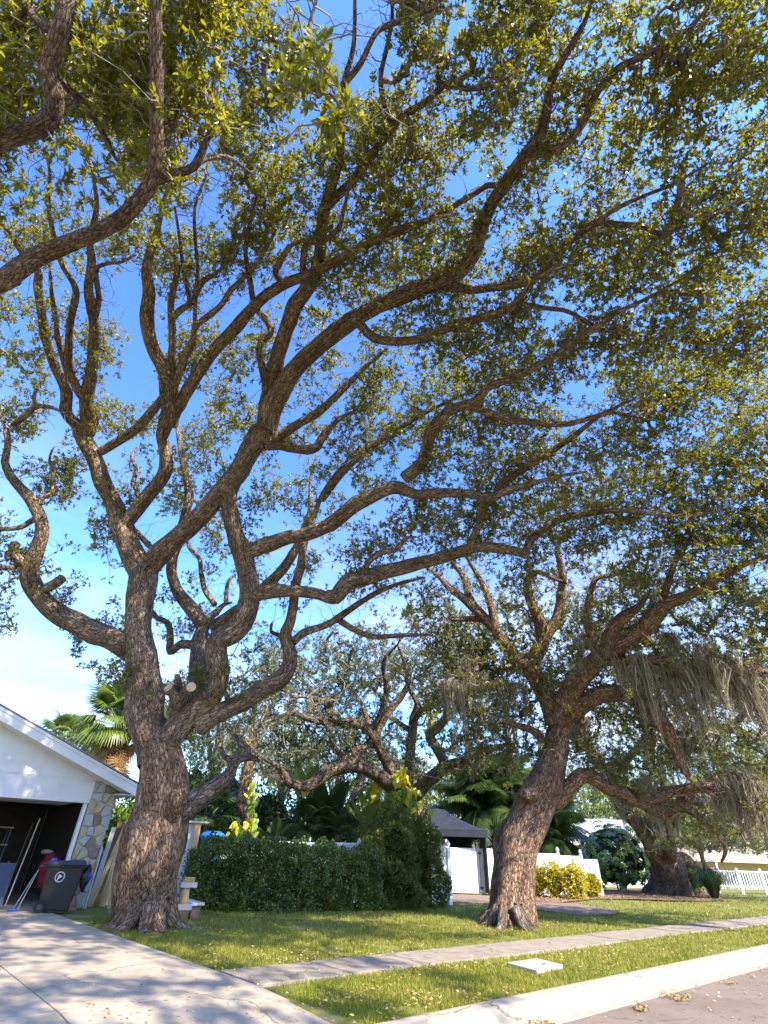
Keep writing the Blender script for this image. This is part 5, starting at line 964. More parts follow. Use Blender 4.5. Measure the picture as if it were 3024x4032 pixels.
# open picket fence far right
pk = thing('picket_fence', 'white open picket fence in front of the yellow apartment building', 'fence', gnd(2900, 3500))
PA = atY(2822, 3492, 40.0); PB = atY(3120, 3508, 40.0); PA[2] = PB[2] = 0; hp = atY(2860, 3424, 40)[2]; d = nrm(PB - PA); L_ = np.linalg.norm(PB - PA); sd = np.cross(d, ZV); gz0 = atY(2870, 3500, 40)[2]
n_ = int(L_ / .17)
for i in range(n_ + 1):
    big = i % 9 == 0; wd = .13 if big else .055
    MB().box(PA + d * (i * .17) - sd * wd / 2 + ZV * (gz0 if not big else -.02), d * wd, sd * wd, ZV * (hp - gz0 + (.10 if big else -.04) + (gz0 + .02 if big else 0))).build('fence_post' if big else 'picket', M['vinyl'], pk)
for z_ in (gz0 + .10, hp - .12): MB().box(PA - sd * .028 + ZV * z_, d * L_, sd * .056, ZV * .08).build('rail', M['vinyl'], pk)

# ================================================================== HOUSES AND CANOPY BEHIND
def bx_(p, q, z0, z1, th, name, mt, par, bevel=0.0):        # vertical slab between two plan points
    p = np.array([p[0], p[1], 0.0]); q = np.array([q[0], q[1], 0.0]); d = q - p; sd = nrm(np.cross(d, ZV)); return MB().box(p + ZV * z0, d, -sd * th, ZV * (z1 - z0)).build(name, M[mt], par, bevel=bevel)
h = thing('house', 'low white house with a pale pitched roof behind the schefflera', 'house', atY(2360, 3390, 46) * np.array([1, 1, 0]))
rl, rr_ = atY(2150, 3226, 50.0), atY(2478, 3222, 50.0); el, er = atY(2110, 3316, 44.0), atY(2560, 3312, 44.0)
rg = (rl[2] + rr_[2]) / 2; ez = (el[2] + er[2]) / 2
V = [np.array([el[0], 44.0, ez]), np.array([er[0], 44.0, ez]), np.array([rr_[0], 50.0, rg]), np.array([rl[0], 50.0, rg])]
MB().hexa([v - ZV * .16 for v in V] + V).build('roof', M['metalroof'], h)
V2 = [np.array([el[0], 56.0, ez]), np.array([er[0], 56.0, ez])]; V = [V[3], V[2], V2[1], V2[0]]
MB().hexa([v - ZV * .16 for v in V] + V).build('roof', M['metalroof'], h)
MB().box((el[0], 43.97, ez - .24), (er[0] - el[0], 0, 0), (0, .06, 0), (0, 0, .2)).build('fascia', M['white'], h)
MB().box((el[0] + .5, 44.8, 0), (er[0] - el[0] - 1, 0, 0), (0, 10, 0), (0, 0, ez - .1)).build('wall', M['stucco'], h)
for xx in (.25, .55, .8):
    cx_ = el[0] + (er[0] - el[0]) * xx; wn = MB().cbox((cx_, 44.77, 1.5), 1.3, .06, 1.1).build('window', M['frame'], h); MB().cbox((cx_, 44.735, 1.5), 1.16, .02, .96).build('pane', M['glass'], wn)
V = [np.array([rr_[0] + .05, 50, rg + .03]), np.array([er[0] + .05, 43.95, ez + .03]), np.array([er[0] + .05, 43.95, ez - .3]), np.array([rr_[0] + .05, 50, rg - .3])]
MB().hexa(V + [v + np.array([.12, 0, 0]) for v in V]).build('rake_board', M['white'], h)
ap = thing('apartment_building', 'two-storey yellow apartment block with white balcony rail', 'building', (atY(2900, 3450, 56))* np.array([1, 1, 0]))
X0 = atY(2560, 3400, 58)[0]; X1 = X0 + 26; zf = atY(2950, 3387, 58)[2]; zr = zf + 3.0
MB().box((X0, 58, 0), (26, 0, 0), (0, 9, 0), (0, 0, zr)).build('wall', M['yellow_wall'], ap)
MB().box((X0 - .6, 56.3, zr), (27.2, 0, 0), (0, 11.5, 0), (0, 0, .35)).build('roof', M['metalroof'], ap)
bal = MB().box((X0, 56.4, zf - .22), (26, 0, 0), (0, 1.6, 0), (0, 0, .2)).build('balcony', M['white'], ap)
MB().box((X0, 56.42, zf + .95), (26, 0, 0), (0, .08, 0), (0, 0, .08)).build('handrail', M['white'], bal)
br = MB()
for i in range(200): br.box((X0 + .065 + i * .13, 56.43, zf), (.05, 0, 0), (0, .04, 0), (0, 0, .96))
br.build('balusters', M['white'], bal)['kind'] = 'stuff'
for i in range(8):
    for z_ in (zf - 1.55, zf + 1.2):
        cx_ = X0 + 2.0 + i * 3.1; wn = MB().cbox((cx_, 57.97, z_), 1.9, .08, 1.25).build('window', M['frame'], ap)
        for s_ in (-.45, .45): MB().cbox((cx_ + s_, 57.92, z_), .82, .03, 1.1).build('pane', M['glass'], wn)
for i in range(6): MB().cbox((X0 + .5 + i * 5, 56.55, zr / 2), .18, .18, zr).build('column', M['white'], ap)
gz_ = thing('garden_gazebo', 'charcoal fabric gazebo with a peaked roof behind the vine thicket', 'gazebo', atY(1740, 3400, 31) * np.array([1, 1, 0]))
apx = atY(1718, 3183, 31.5); ev = atY(1908, 3272, 30.0); ez = ev[2]; cxx, cyy = apx[0], 31.5; hw = ev[0] - apx[0]
pr = [(hw, ez), (hw * .72, ez + (apx[2] - ez) * .22), (hw * .42, ez + (apx[2] - ez) * .55), (hw * .16, ez + (apx[2] - ez) * .93), (0.05, apx[2])]; V = []; Fc = []
for r_, z_ in pr: V += [(cxx + sx_ * r_, cyy + sy_ * r_, z_) for sx_, sy_ in ((-1, -1), (1, -1), (1, 1), (-1, 1))]
for k in range(4): Fc += [(k * 4 + i, k * 4 + (i + 1) % 4, k * 4 + 4 + (i + 1) % 4, k * 4 + 4 + i) for i in range(4)]
MB().add(V, Fc + [(16, 17, 18, 19)]).build('canopy', M['canopy'], gz_)
for i, (sx_, sy_) in enumerate(((-1, -1), (1, -1), (1, 1), (-1, 1))):
    tx, ty = ((1, -1), (1, 1), (-1, 1), (-1, -1))[i]
    MB().hexa([(cxx + sx_ * hw, cyy + sy_ * hw, ez - .3), (cxx + tx * hw, cyy + ty * hw, ez - .3), (cxx + tx * hw * .98, cyy + ty * hw * .98, ez - .3), (cxx + sx_ * hw * .98, cyy + sy_ * hw * .98, ez - .3),
               (cxx + sx_ * hw, cyy + sy_ * hw, ez - .003), (cxx + tx * hw, cyy + ty * hw, ez - .003), (cxx + tx * hw * .98, cyy + ty * hw * .98, ez - .003), (cxx + sx_ * hw * .98, cyy + sy_ * hw * .98, ez - .003)]).build('valance', M['canopy'], gz_)
    MB().bar((cxx + sx_ * hw * .95, cyy + sy_ * hw * .95, 0), (cxx + sx_ * hw * .95, cyy + sy_ * hw * .95, ez), .04).build('post', M['iron'], gz_)
    MB().hexa([(cxx + sx_ * hw * .94, cyy + sy_ * hw * .94, .1), (cxx + sx_ * hw * .94 + (tx - sx_) * hw * .22, cyy + sy_ * hw * .94 + (ty - sy_) * hw * .22, .1), (cxx + sx_ * hw * .92 + (tx - sx_) * hw * .22, cyy + sy_ * hw * .92 + (ty - sy_) * hw * .22, .1), (cxx + sx_ * hw * .92, cyy + sy_ * hw * .92, .1),
               (cxx + sx_ * hw * .94, cyy + sy_ * hw * .94, ez - .05), (cxx + sx_ * hw * .94 + (tx - sx_) * hw * .3, cyy + sy_ * hw * .94 + (ty - sy_) * hw * .3, ez - .05), (cxx + sx_ * hw * .92 + (tx - sx_) * hw * .3, cyy + sy_ * hw * .92 + (ty - sy_) * hw * .3, ez - .05), (cxx + sx_ * hw * .92, cyy + sy_ * hw * .92, ez - .05)]).build('curtain', M['canopy'], gz_)
h = thing('house', 'white roofed house far behind the charcoal gazebo', 'house', atY(1860, 3380, 60) * np.array([1, 1, 0]))
q0, q1 = atY(1730, 3300, 60), atY(1945, 3262, 60); zt_ = atY(1850, 3226, 66)[2]
V = [np.array([q0[0], 60, q1[2]]), np.array([q1[0] + 1, 60, q1[2]]), np.array([q1[0] + 1, 66, zt_]), np.array([q0[0], 66, zt_])]
MB().hexa([v - ZV * .2 for v in V] + V).build('roof', M['white'], h)
V = [np.array([q0[0], 66, zt_]), np.array([q1[0] + 1, 66, zt_]), np.array([q1[0] + 1, 72, q1[2]]), np.array([q0[0], 72, q1[2]])]
MB().hexa([v - ZV * .2 for v in V] + V).build('roof', M['white'], h)
MB().box((q0[0] + .3, 60.6, 0), (q1[0] - q0[0] + .4, 0, 0), (0, 11, 0), (0, 0, q1[2] - .15)).build('wall', M['stucco'], h)
MB().cbox(((q0[0] + q1[0]) / 2, 60.57, 1.5), 1.6, .06, 1.2).build('window', M['glass'], h)

# ================================================================== SHRUBS, HEDGE, PALMS
def lump_shell(c, rad, n, seed, flat=0.0):
    """points and outward normals scattered through the outer shell of a lumpy ellipsoid"""
    r = np.random.default_rng(seed); d = nrm(r.normal(size=(n, 3))); f = 1 + .22 * sin_noise(d * 2, 1.6, seed + 1) + .12 * sin_noise(d * 2, .6, seed + 2)
    P = np.asarray(c) + d * np.asarray(rad) * (f * (1 - np.abs(r.normal(size=n)) * .2))[:, None]; return P, d
def bush(name, label, cat, c, rad, n, Ln, Wd, mt, seed, group=None, core=.72, stems=6):
    t = thing(name, label, cat, (c[0], c[1], 0), group); P, d = lump_shell(c, rad, n, seed); k = P[:, 2] > .03; P, d = P[k], d[k]; r = np.random.default_rng(seed + 9)
    D = nrm(d + r.normal(size=P.shape) * .8 + np.array([0, 0, .2])); Nn = nrm(d * .7 + np.array([0, 0, .6]) + r.normal(size=P.shape) * .5)
    V, Q, pr = quads(P, D, Nn, Ln * r.uniform(.7, 1.3, len(P)), Wd * r.uniform(.8, 1.2, len(P)), .2)
    stuff('foliage', V, Q, M[mt], t, np.clip(r.uniform(0, .999, len(P)) * .7 + .3 * (sin_noise(P, .6, seed + 3) * .5 + .5), 0, .999), pr)
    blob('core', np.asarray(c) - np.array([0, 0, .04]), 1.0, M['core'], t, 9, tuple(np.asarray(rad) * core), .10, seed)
    sb = MB()
    for i in range(stems):
        a = i * 6.28 / stems + seed; MB().bar((c[0] + .12 * math.cos(a), c[1] + .12 * math.sin(a), 0), (c[0] + rad[0] * .5 * math.cos(a), c[1] + rad[1] * .5 * math.sin(a), max(.3, c[2])), .02, 6, .012).build('stem', M['twig'], t)
    return t
# hedge in front of the fence
def hedge(name, label, cat, A, B, tops, th, n, Ln, Wd, mt, seed, lumpy=.20, core_in=.38):
    A = np.array([A[0], A[1], 0.0]); B = np.array([B[0], B[1], 0.0]); d = nrm(B - A); L_ = np.linalg.norm(B - A); fr = np.array([d[1], -d[0], 0.0])    # fr points to the street
    t = thing(name, label, cat, (A + B) / 2); r = np.random.default_rng(seed); xs, zs = zip(*tops)
    u = r.uniform(0, 1, n); ht = np.interp(u, xs, zs); fc = r.uniform(0, 1, n); top = fc < th / (th + ht.mean()) * .9
    z = np.where(top, ht, ht * r.uniform(0.0, 1, n)); o = np.where(top, -th * r.uniform(0, 1, n), 0.0); side = r.uniform(0, 1, n)
    P = A + d * (u * L_)[:, None] + fr * o[:, None] + ZV * z[:, None]; nr = np.where(top[:, None], ZV, fr)
    P = P + nr * (lumpy * (sin_noise(P, 1.5, seed + 1) + .6 * sin_noise(P, .5, seed + 2)) - np.abs(r.normal(size=n)) * .20)[:, None]
    e = r.uniform(0, 1, n) < .06; P = np.where(e[:, None], A + d * ((u > .5) * L_)[:, None] + fr * (-th * r.uniform(0, 1, n))[:, None] + ZV * (np.interp((u > .5) * 1.0, xs, zs) * r.uniform(0, 1, n))[:, None] + d * (r.normal(size=n) * .07)[:, None], P)
    P[:, 2] = np.maximum(P[:, 2], .02)
    D = nrm(nr * .7 + r.normal(size=P.shape) * .8 + ZV * .25); Nn = nrm(nr * .8 + ZV * .5 + r.normal(size=P.shape) * .6)
    V, Q, pr = quads(P, D, Nn, Ln * r.uniform(.6, 1.3, n), Wd * r.uniform(.8, 1.2, n), .2)
    stuff('foliage', V, Q, M[mt], t, np.clip(.62 * r.uniform(0, 1, n) + .22 * (sin_noise(P, .9, seed + 4) * .5 + .5) + (r.uniform(0, 1, n) < .012) * .4, 0, .999), pr)
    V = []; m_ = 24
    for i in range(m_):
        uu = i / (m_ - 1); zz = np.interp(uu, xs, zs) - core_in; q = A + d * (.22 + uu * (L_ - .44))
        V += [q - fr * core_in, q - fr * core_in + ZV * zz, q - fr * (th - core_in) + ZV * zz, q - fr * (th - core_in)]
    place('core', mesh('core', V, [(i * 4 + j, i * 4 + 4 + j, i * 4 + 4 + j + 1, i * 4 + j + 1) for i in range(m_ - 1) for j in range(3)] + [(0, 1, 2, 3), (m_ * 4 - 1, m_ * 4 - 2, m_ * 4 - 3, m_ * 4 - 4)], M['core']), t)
    return t
HA = gnd(715, 3592); HB = gnd(1500, 3590)
def hz_at(x, y):
    f = (x - 715) / (1500 - 715); q = HA + (HB - HA) * f; return atpl(x, y, np.array([q[0], q[1], 0]), np.array([(HB - HA)[1], -(HB - HA)[0], 0]) / np.linalg.norm(HB - HA))[2]
tops = [((x - 715) / 785, hz_at(x, y) + .05) for x, y in ((715, 3352), (800, 3330), (900, 3322), (1000, 3318), (1100, 3326), (1200, 3338), (1290, 3352), (1400, 3362), (1500, 3345))]
hedge('garden_hedge', 'long dark green clipped hedge in front of the white fence', 'hedge', HA, HB, tops, 1.2, 60000, .066, .042, 'hedge', 81)
TA = gnd(1470, 3588); TB = gnd(1752, 3574)
def tz_at(x, y): return atY(x, y, (TA[1] + TB[1]) / 2 - .2)[2]
tops = [((x - 1470) / 282, tz_at(x, y)) for x, y in ((1470, 3330), (1510, 3262), (1560, 3215), (1620, 3200), (1680, 3235), (1720, 3290), (1752, 3330))]
hedge('vine_thicket', 'tall shaggy vine thicket smothering the fence end beside the gate post', 'vines', TA, TB, tops, 1.5, 26000, .105, .05, 'vine', 91, lumpy=.36, core_in=.4)
# schefflera with whorled glossy leaves
c_ = gnd(2452, 3512); zt_ = atY(2450, 3238, c_[1])[2]; rx = (atY(2585, 3400, c_[1])[0] - atY(2305, 3400, c_[1])[0]) / 2
cc = np.array([c_[0], c_[1] + .3, zt_ * .50]); t = thing('schefflera_shrub', 'big rounded glossy schefflera shrub in the mulch bed', 'shrub', (c_[0], c_[1], 0))
wv = []; wf = []
for i in range(8):
    a = i * 2 * math.pi / 8; dd = np.array([[math.cos(a), math.sin(a), -.28]]); V, Q, _ = quads(np.zeros((1, 3)) + dd * .08, nrm(dd), np.array([[0, 0, 1.0]]), np.array([.92]), np.array([.40]), .15, True); wf.append(Q + len(wv) * 6); wv.append(V)
wm_ = mesh('leaf_whorl', np.vstack(wv), np.vstack(wf), M['scheff'], fattr=np.zeros(16))
P, dn = lump_shell(cc, (rx * .98, rx * .9, zt_ * .50), 420, 95); r = np.random.default_rng(8); k = (P[:, 2] > .1) & (dn[:, 1] < .45); P, dn = P[k][:300], dn[k][:300]
for p, n_ in zip(P, dn):
    z_ = nrm(n_ + ZV * .45 + r.normal(size=3) * .25); q = Vector(z_).to_track_quat('Z', 'Y').to_matrix().to_4x4() @ Matrix.Rotation(r.uniform(0, 6.28), 4, 'Z'); o = bpy.data.objects.new('leaf_whorl', wm_); COL.objects.link(o); o.parent = t
    o.matrix_parent_inverse = WM(t).inverted(); o.matrix_basis = Matrix.Translation(Vector(p)) @ q @ Matrix.Scale(r.uniform(.22, .36), 4)
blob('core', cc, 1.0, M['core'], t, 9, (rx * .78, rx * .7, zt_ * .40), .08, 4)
for i in range(4): MB().bar((c_[0] + .2 * math.cos(i * 1.6), c_[1] + .2 * math.sin(i * 1.6), 0), (c_[0] + .7 * math.cos(i * 1.6), c_[1] + .6 * math.sin(i * 1.6), zt_ * .6), .05, 7, .03).build('stem', M['twig'], t)
# crotons
for i, (x, yb, yt, wpx) in enumerate(((2115, 3535, 3412, 75), (2195, 3540, 3402, 80), (2278, 3545, 3408, 72), (2345, 3538, 3448, 50))):
    q = gnd(x, yb); zt_ = atY(x, yt, q[1])[2]; rx = wpx / F * proj(q)[2] * .62
    bush('croton_bush', ['yellow-green croton bush beside the leaning oak trunk', 'full yellow croton bush between two other crotons, taller one', 'bright yellow croton bush before the white fence end', 'small golden croton bush next to the schefflera'][i], 'bush', np.array([q[0], q[1] + .2, zt_ * .52]), (rx, rx * .8, zt_ * .52), 2600, .13, .05, 'croton', 300 + i * 7, 'crotons along the mulch bed')
q = gnd(2716, 3528); zt_ = atY(2716, 3408, q[1])[2]; bush('green_shrub', 'leafy green shrub between the mossy oak and the grass clump', 'shrub', np.array([q[0], q[1] + .4, zt_ * .5]), (1.0, .9, zt_ * .5), 3000, .15, .075, 'pothos_g', 340)
# clump of tall ornamental grass
q = gnd(2818, 3540); zt_ = atY(2810, 3400, q[1])[2]; t = thing('fountain_grass', 'fountain-like clump of tall ornamental grass at the end of the mulch bed', 'grass clump', (q[0], q[1], 0)); r = np.random.default_rng(5); n = 700
a = r.uniform(0, 6.28, n); sp_ = r.uniform(.05, 1.0, n) ** .7; Lh = zt_ * r.uniform(.6, 1.1, n); V = []; 
for f, hh, ww in ((0, 0, .018), (.25, .55, .016), (.62, .9, .012), (1.0, .80, .002)):
    c3 = np.stack([q[0] + np.cos(a) * (sp_ * 1.25 * f + .14 * sp_), q[1] + np.sin(a) * (sp_ * 1.1 * f + .14 * sp_), Lh * hh * (1 - .35 * sp_ * f)], 1); s3 = np.stack([-np.sin(a), np.cos(a), 0 * a], 1) * ww; V += [c3 - s3, c3 + s3]
V = np.stack(V, 1).reshape(-1, 3); i8 = np.arange(n)[:, None] * 8; Q = np.concatenate([i8 + np.array([[0, 1, 3, 2]]), i8 + np.array([[2, 3, 5, 4]]), i8 + np.array([[4, 5, 7, 6]])], 1).reshape(-1, 4)
stuff('blades', V, Q, M['palm_dark'], t, r.uniform(0, .999, n), 3)

def strip_leaf(pts, wds, n_=None):
    """ribbon along pts with half widths wds; side vector horizontal"""
    pts = np.asarray(pts, float); T = nrm(np.gradient(pts, axis=0)); S = nrm(np.cross(T, [0, 0, 1.0])); V = np.stack([pts - S * np.asarray(wds)[:, None], pts + S * np.asarray(wds)[:, None]], 1).reshape(-1, 3)
    return V, [(2 * i, 2 * i + 1, 2 * i + 3, 2 * i + 2) for i in range(len(pts) - 1)]
def fan_frond(seed, droop=0.5, n=26, spread=2.5):
    """palmate frond in its own frame: stalk along +Y from the origin, length 1 to the fan"""
    r = np.random.default_rng(seed); mb = MB(); mb.bar((0, 0, 0), (0, .55, .03), .016, 5); m_ = MB()
    for i in range(n):
        a = (i / (n - 1) - .5) * spread * 1.15; L_ = .62 * (1 - .28 * abs(i / (n - 1) - .5) * 2) * r.uniform(.9, 1.1)
        pts = [np.array([math.sin(a) * L_ * f * (1 - .1 * f), .55 + math.cos(a) * L_ * f, .03 + .10 * math.sin(f * 2.6) - droop * (f ** 2.2) * L_ * .8]) for f in (0, .35, .7, 1.0)]
        V, Fs = strip_leaf(pts, (.008, .026, .018, .002)); mb.add(V, Fs)
    return mb
def pinnate(seed, n=34, droop=.55, ll=.42):
    r = np.random.default_rng(seed); mb = MB(); ax = [np.array([0, f, .62 * f - droop * 1.45 * f ** 2.1]) for f in np.linspace(0, 1, 9)]
    for a, b2 in zip(ax, ax[1:]): mb.bar(a, b2, .012, 4, .010)
    for i in range(n):
        f = .14 + .85 * i / n; p = np.array([0, f, .62 * f - droop * 1.45 * f ** 2.1]); L_ = ll * math.sin(math.pi * (.12 + .8 * f)) ** .6 * r.uniform(.85, 1.1)
        for s_ in (-1, 1):
            d0 = np.array([s_ * .85, .42, .12]); pts = [p + d0 * L_ * t_ - np.array([0, 0, .75 * L_ * t_ ** 2]) for t_ in (0, .4, .75, 1.0)]; V, Fs = strip_leaf(pts, (.008, .020, .014, .002)); mb.add(V, Fs)
    return mb
def paddle(seed, L_=1.0):
    mb = MB(); mb.bar((0, 0, 0), (0, .5, .02), .016, 5); V = []; r = np.random.default_rng(seed)
    for i, f in enumerate(np.linspace(0, 1, 9)):
        w_ = .17 * math.sin(math.pi * min(1, .06 + f * .93)) ** .6; y = .5 + .75 * f; z = .02 - .18 * f ** 2.2; V += [(-w_, y, z + .05), (0, y, z), (w_, y, z + .05)]
    return mb.add(V, [(3 * i + j, 3 * i + j + 1, 3 * i + 4 + j, 3 * i + 3 + j) for i in range(8) for j in range(2)])
def heart():
    o = [(0, 0), (.16, -.08), (.34, .02), (.42, .25), (.36, .5), (.2, .78), (0, 1.05), (-.2, .78), (-.36, .5), (-.42, .25), (-.34, .02), (-.16, -.08)]
    V = [(x, y, -.18 * abs(x) - .12 * y * y) for x, y in o] + [(0, .35, -.01)]
    return MB().add(V, [(i, (i + 1) % 12, 12) for i in range(12)])
def mb_mesh(mb, name, mt): return mesh(name, mb.v, mb.f, mt, fattr=np.zeros(len(mb.f)))
FAN = [mb_mesh(fan_frond(i, .35 + .2 * i), 'frond', M['palm']) for i in range(3)]; FAND = [mb_mesh(fan_frond(i + 5, .9, 15, 2.3), 'dead_frond', M['palm_dead']) for i in range(2)]
FANK = [mb_mesh(fan_frond(i + 9, .4), 'frond', M['palm_dark']) for i in range(2)]; PIN = [mb_mesh(pinnate(i), 'frond', M['palm_dark']) for i in range(3)]; PAD = [mb_mesh(paddle(i), 'leaf', M['palm_dark']) for i in range(2)]; PADL = [mb_mesh(paddle(i + 4), 'leaf', M['palm']) for i in range(1)]
def put(name, me, parent, p, az, el, sc, roll=0.0):
    o = bpy.data.objects.new(name, me); COL.objects.link(o); o.parent = parent; o.matrix_parent_inverse = WM(parent).inverted()
    o.matrix_basis = Matrix.Translation(Vector([float(c) for c in p])) @ Matrix.Rotation(az, 4, 'Z') @ Matrix.Rotation(el, 4, 'X') @ Matrix.Rotation(roll, 4, 'Y') @ Matrix.Scale(sc, 4); return o
def palm(label, base, top, kind, n, sc, trunk_r, seed, dead=0, lean=0.0, elr=(-.5, 1.25), name='palm_tree'):
    t = thing(name, label, 'palm', (base[0], base[1], 0)); r = np.random.default_rng(seed); top = np.asarray(top, float)
    if trunk_r: 
        SP, SR = smooth_path([np.array([base[0], base[1], -.05]), (np.array([base[0], base[1], 0]) * .45 + top * .55), top], np.array([trunk_r * 1.25, trunk_r, trunk_r]), .2); V, Q, bk = tube(SP, SR, 12, seed, .06); place('trunk', mesh('trunk', V, tri_fix(Q), M['palm_trunk'], True), t)
    for i in range(n):
        f = (i + .5) / n; put('frond', kind[i % len(kind)], t, top + np.array([0, 0, -.15 * (1 - f)]), i * 2.399 + r.normal() * .2, elr[0] + (elr[1] - elr[0]) * f ** 1.1 + r.normal() * .1, sc * r.uniform(.85, 1.12), r.normal() * .2)
    for i in range(dead): put('dead_frond', FAND[i % 2], t, top - ZV * (.1 + 1.5 * i / dead), i * 2.399, -.55 - .75 * r.uniform(), sc * r.uniform(.6, 1.0), r.normal() * .6)
    return t
p0 = atY(470, 2850, 25.0); palm('cabbage palm with a brown skirt of dead fronds behind the garage roof', (p0[0] + .1, 25.0), p0, FAN, 40, 1.9, .24, 3, 34)
p0 = atY(235, 2915, 31.0); palm('smaller cabbage palm rising behind the garage ridge', (p0[0], 31.0), p0, FAN, 30, 1.6, .2, 4, 10)
p0 = atY(1965, 3140, 36.0); palm('tall feathery dark palm behind the leaning oak trunk', (p0[0], 36.0), p0, PIN, 30, 3.4, .16, 5, elr=(-.7, 1.2)); p0 = atY(1905, 3200, 35.0); palm('shorter feathery dark palm left of the leaning oak trunk', (p0[0], 35.0), p0, PIN, 26, 2.9, .13, 6, elr=(-.7, 1.2))
p0 = atY(2165, 3300, 35.0); palm('low bright feathery palm between leaning oak and low house', (p0[0], 35), p0, PIN, 22, 2.6, .12, 7, elr=(-.4, 1.2))
for i, (x, y, Y, s_) in enumerate(((1245, 3245, 24.8, 1.25), (1330, 3290, 24.2, 1.0), (820, 3220, 24.5, 1.3))):
    p0 = atY(x, y, Y); palm(['dark fan palm with long thin leaves above the hedge', 'small fan palm showing over the white fence panel', 'dark fan palm in the gap behind the big oak'][i], (p0[0], Y), p0, FANK, 24, s_, .1, 12 + i, elr=(-.3, 1.2))
def strelitzia(label, x, yb, yt, Y, n, sc, seed, kind):
    b_ = atY(x, yb, Y); t = thing('bird_of_paradise', label, 'plant', (b_[0], Y, 0)); r = np.random.default_rng(seed); top = atY(x, yt, Y)[2]
    for i in range(n):
        put('leaf', kind[i % len(kind)], t, (b_[0] + r.normal() * .12, Y + r.normal() * .12, max(.05, top - sc * 1.15 - .35 * r.uniform())), (i / n - .5) * 4.2 + 3.1 * (i % 2) + r.normal() * .2, 1.0 + .35 * r.uniform(), sc * r.uniform(.85, 1.1), r.normal() * .5)
    for i in range(5): MB().bar((b_[0] + r.normal() * .15, Y + r.normal() * .1, 0), (b_[0] + r.normal() * .1, Y, max(.5, top - sc)), .05, 7, .03).build('stem', M['palm_trunk'], t)
    return t
strelitzia('tall bird-of-paradise plant with upright paddle leaves under the sprawling limb', 1290, 3350, 3070, 25.2, 12, 1.9, 2, PAD)
strelitzia('bird-of-paradise with pale ribbed leaves behind the fence corner post', 1425, 3350, 3140, 24.6, 10, 1.55, 3, PADL)
strelitzia('bird-of-paradise with one lime leaf standing above the limb', 1180, 3350, 2990, 27.0, 8, 2.1, 4, PADL)
strelitzia('broad-leaved dark plant beside the pothos-wrapped trunk', 1090, 3350, 3200, 24.0, 10, 1.3, 5, PAD)
for i, (x, yt, Y, rpx, mt_, lb) in enumerate(((780, 2970, 27.5, 120, 'hedge', 'dark evergreen shrub mass behind the low limb of the big oak'), (900, 2990, 28.5, 130, 'hedge', 'dark leafy shrub behind the pothos-wrapped trunk'), (1070, 3080, 28.0, 130, 'hedge', 'broad dark shrub under the sprawling limb'), (1230, 3120, 29.0, 120, 'hedge', 'dark shrub behind the bird-of-paradise plants'), (1400, 3110, 29.5, 120, 'leaf_b', 'olive shrub behind the fence corner'), (1540, 3130, 30.0, 110, 'leaf_b', 'olive shrub left of the sprawling oak trunk'), (470, 3190, 22.0, 70, 'pothos_g', 'bright green shrub between garage eave and oak'), (620, 3010, 27.0, 110, 'hedge', 'dark shrub hidden behind the big oak trunk'))):
    q = atY(x, yt, Y); rx = rpx / F * proj(q)[2]; bush('yard_shrub', lb, 'shrub', np.array([q[0], Y, q[2] * .5]), (rx, rx * .8, q[2] * .52), 4200, .17, .085, mt_, 400 + i * 11, 'shrubs behind the fence', stems=3)

# background trees
def far_tree(label, x, yc, Y, rpx, ryp, n, mt_, seed, name='background_tree', leaf=.2):
    c = atY(x, yc, Y); zc_ = proj(c)[2]; rx = rpx / F * zc_; rz = ryp / F * zc_; t = Tree(name, label, (c[0], Y, 0), M['bark_far'], 'trees in the distance'); r = np.random.default_rng(seed)
    for k in range(5):
        a = k * 1.26 + seed; e = c + np.array([math.cos(a) * rx * .6, math.sin(a) * rx * .5, rz * (.5 if k else .85)]) * (1 if k else np.array([.1, .1, 1])); b_ = np.array([c[0], Y, 0]); m_ = np.array([c[0], Y, max(.8, (c[2] - rz) * .9)])
        pts = [b_ - ZV * .05, m_, e] if k == 0 else [m_ - ZV * .3, (m_ + e) / 2 + np.array([0, 0, .12 * rz]), e]; w0 = .028 * c[2] + .06
        SP, SR = smooth_path(pts, np.array([w0, w0 * .8, w0 * .2] if k == 0 else [w0 * .7, w0 * .45, w0 * .15]), .3); V, Q, bk = tube(SP, SR, 9, seed + k, .05)
        place('trunk' if k == 0 else 'limb', mesh('trunk', V, tri_fix(Q), M['bark_far'], True, vattr=bk), t.root); t.P.append(SP); t.px.append(proj(SP)); t.R.append(SR)
    P, d = lump_shell(c, (rx, rx * .9, rz), n, seed); P = P[sin_noise(P, rx * .55, seed + 2) > -.55]
    grow(t, P, np.ones(len(P), bool), M[mt_], 20, leaf, leaf * .5, seed + 3, r0=.011, spread=leaf * 2.0)
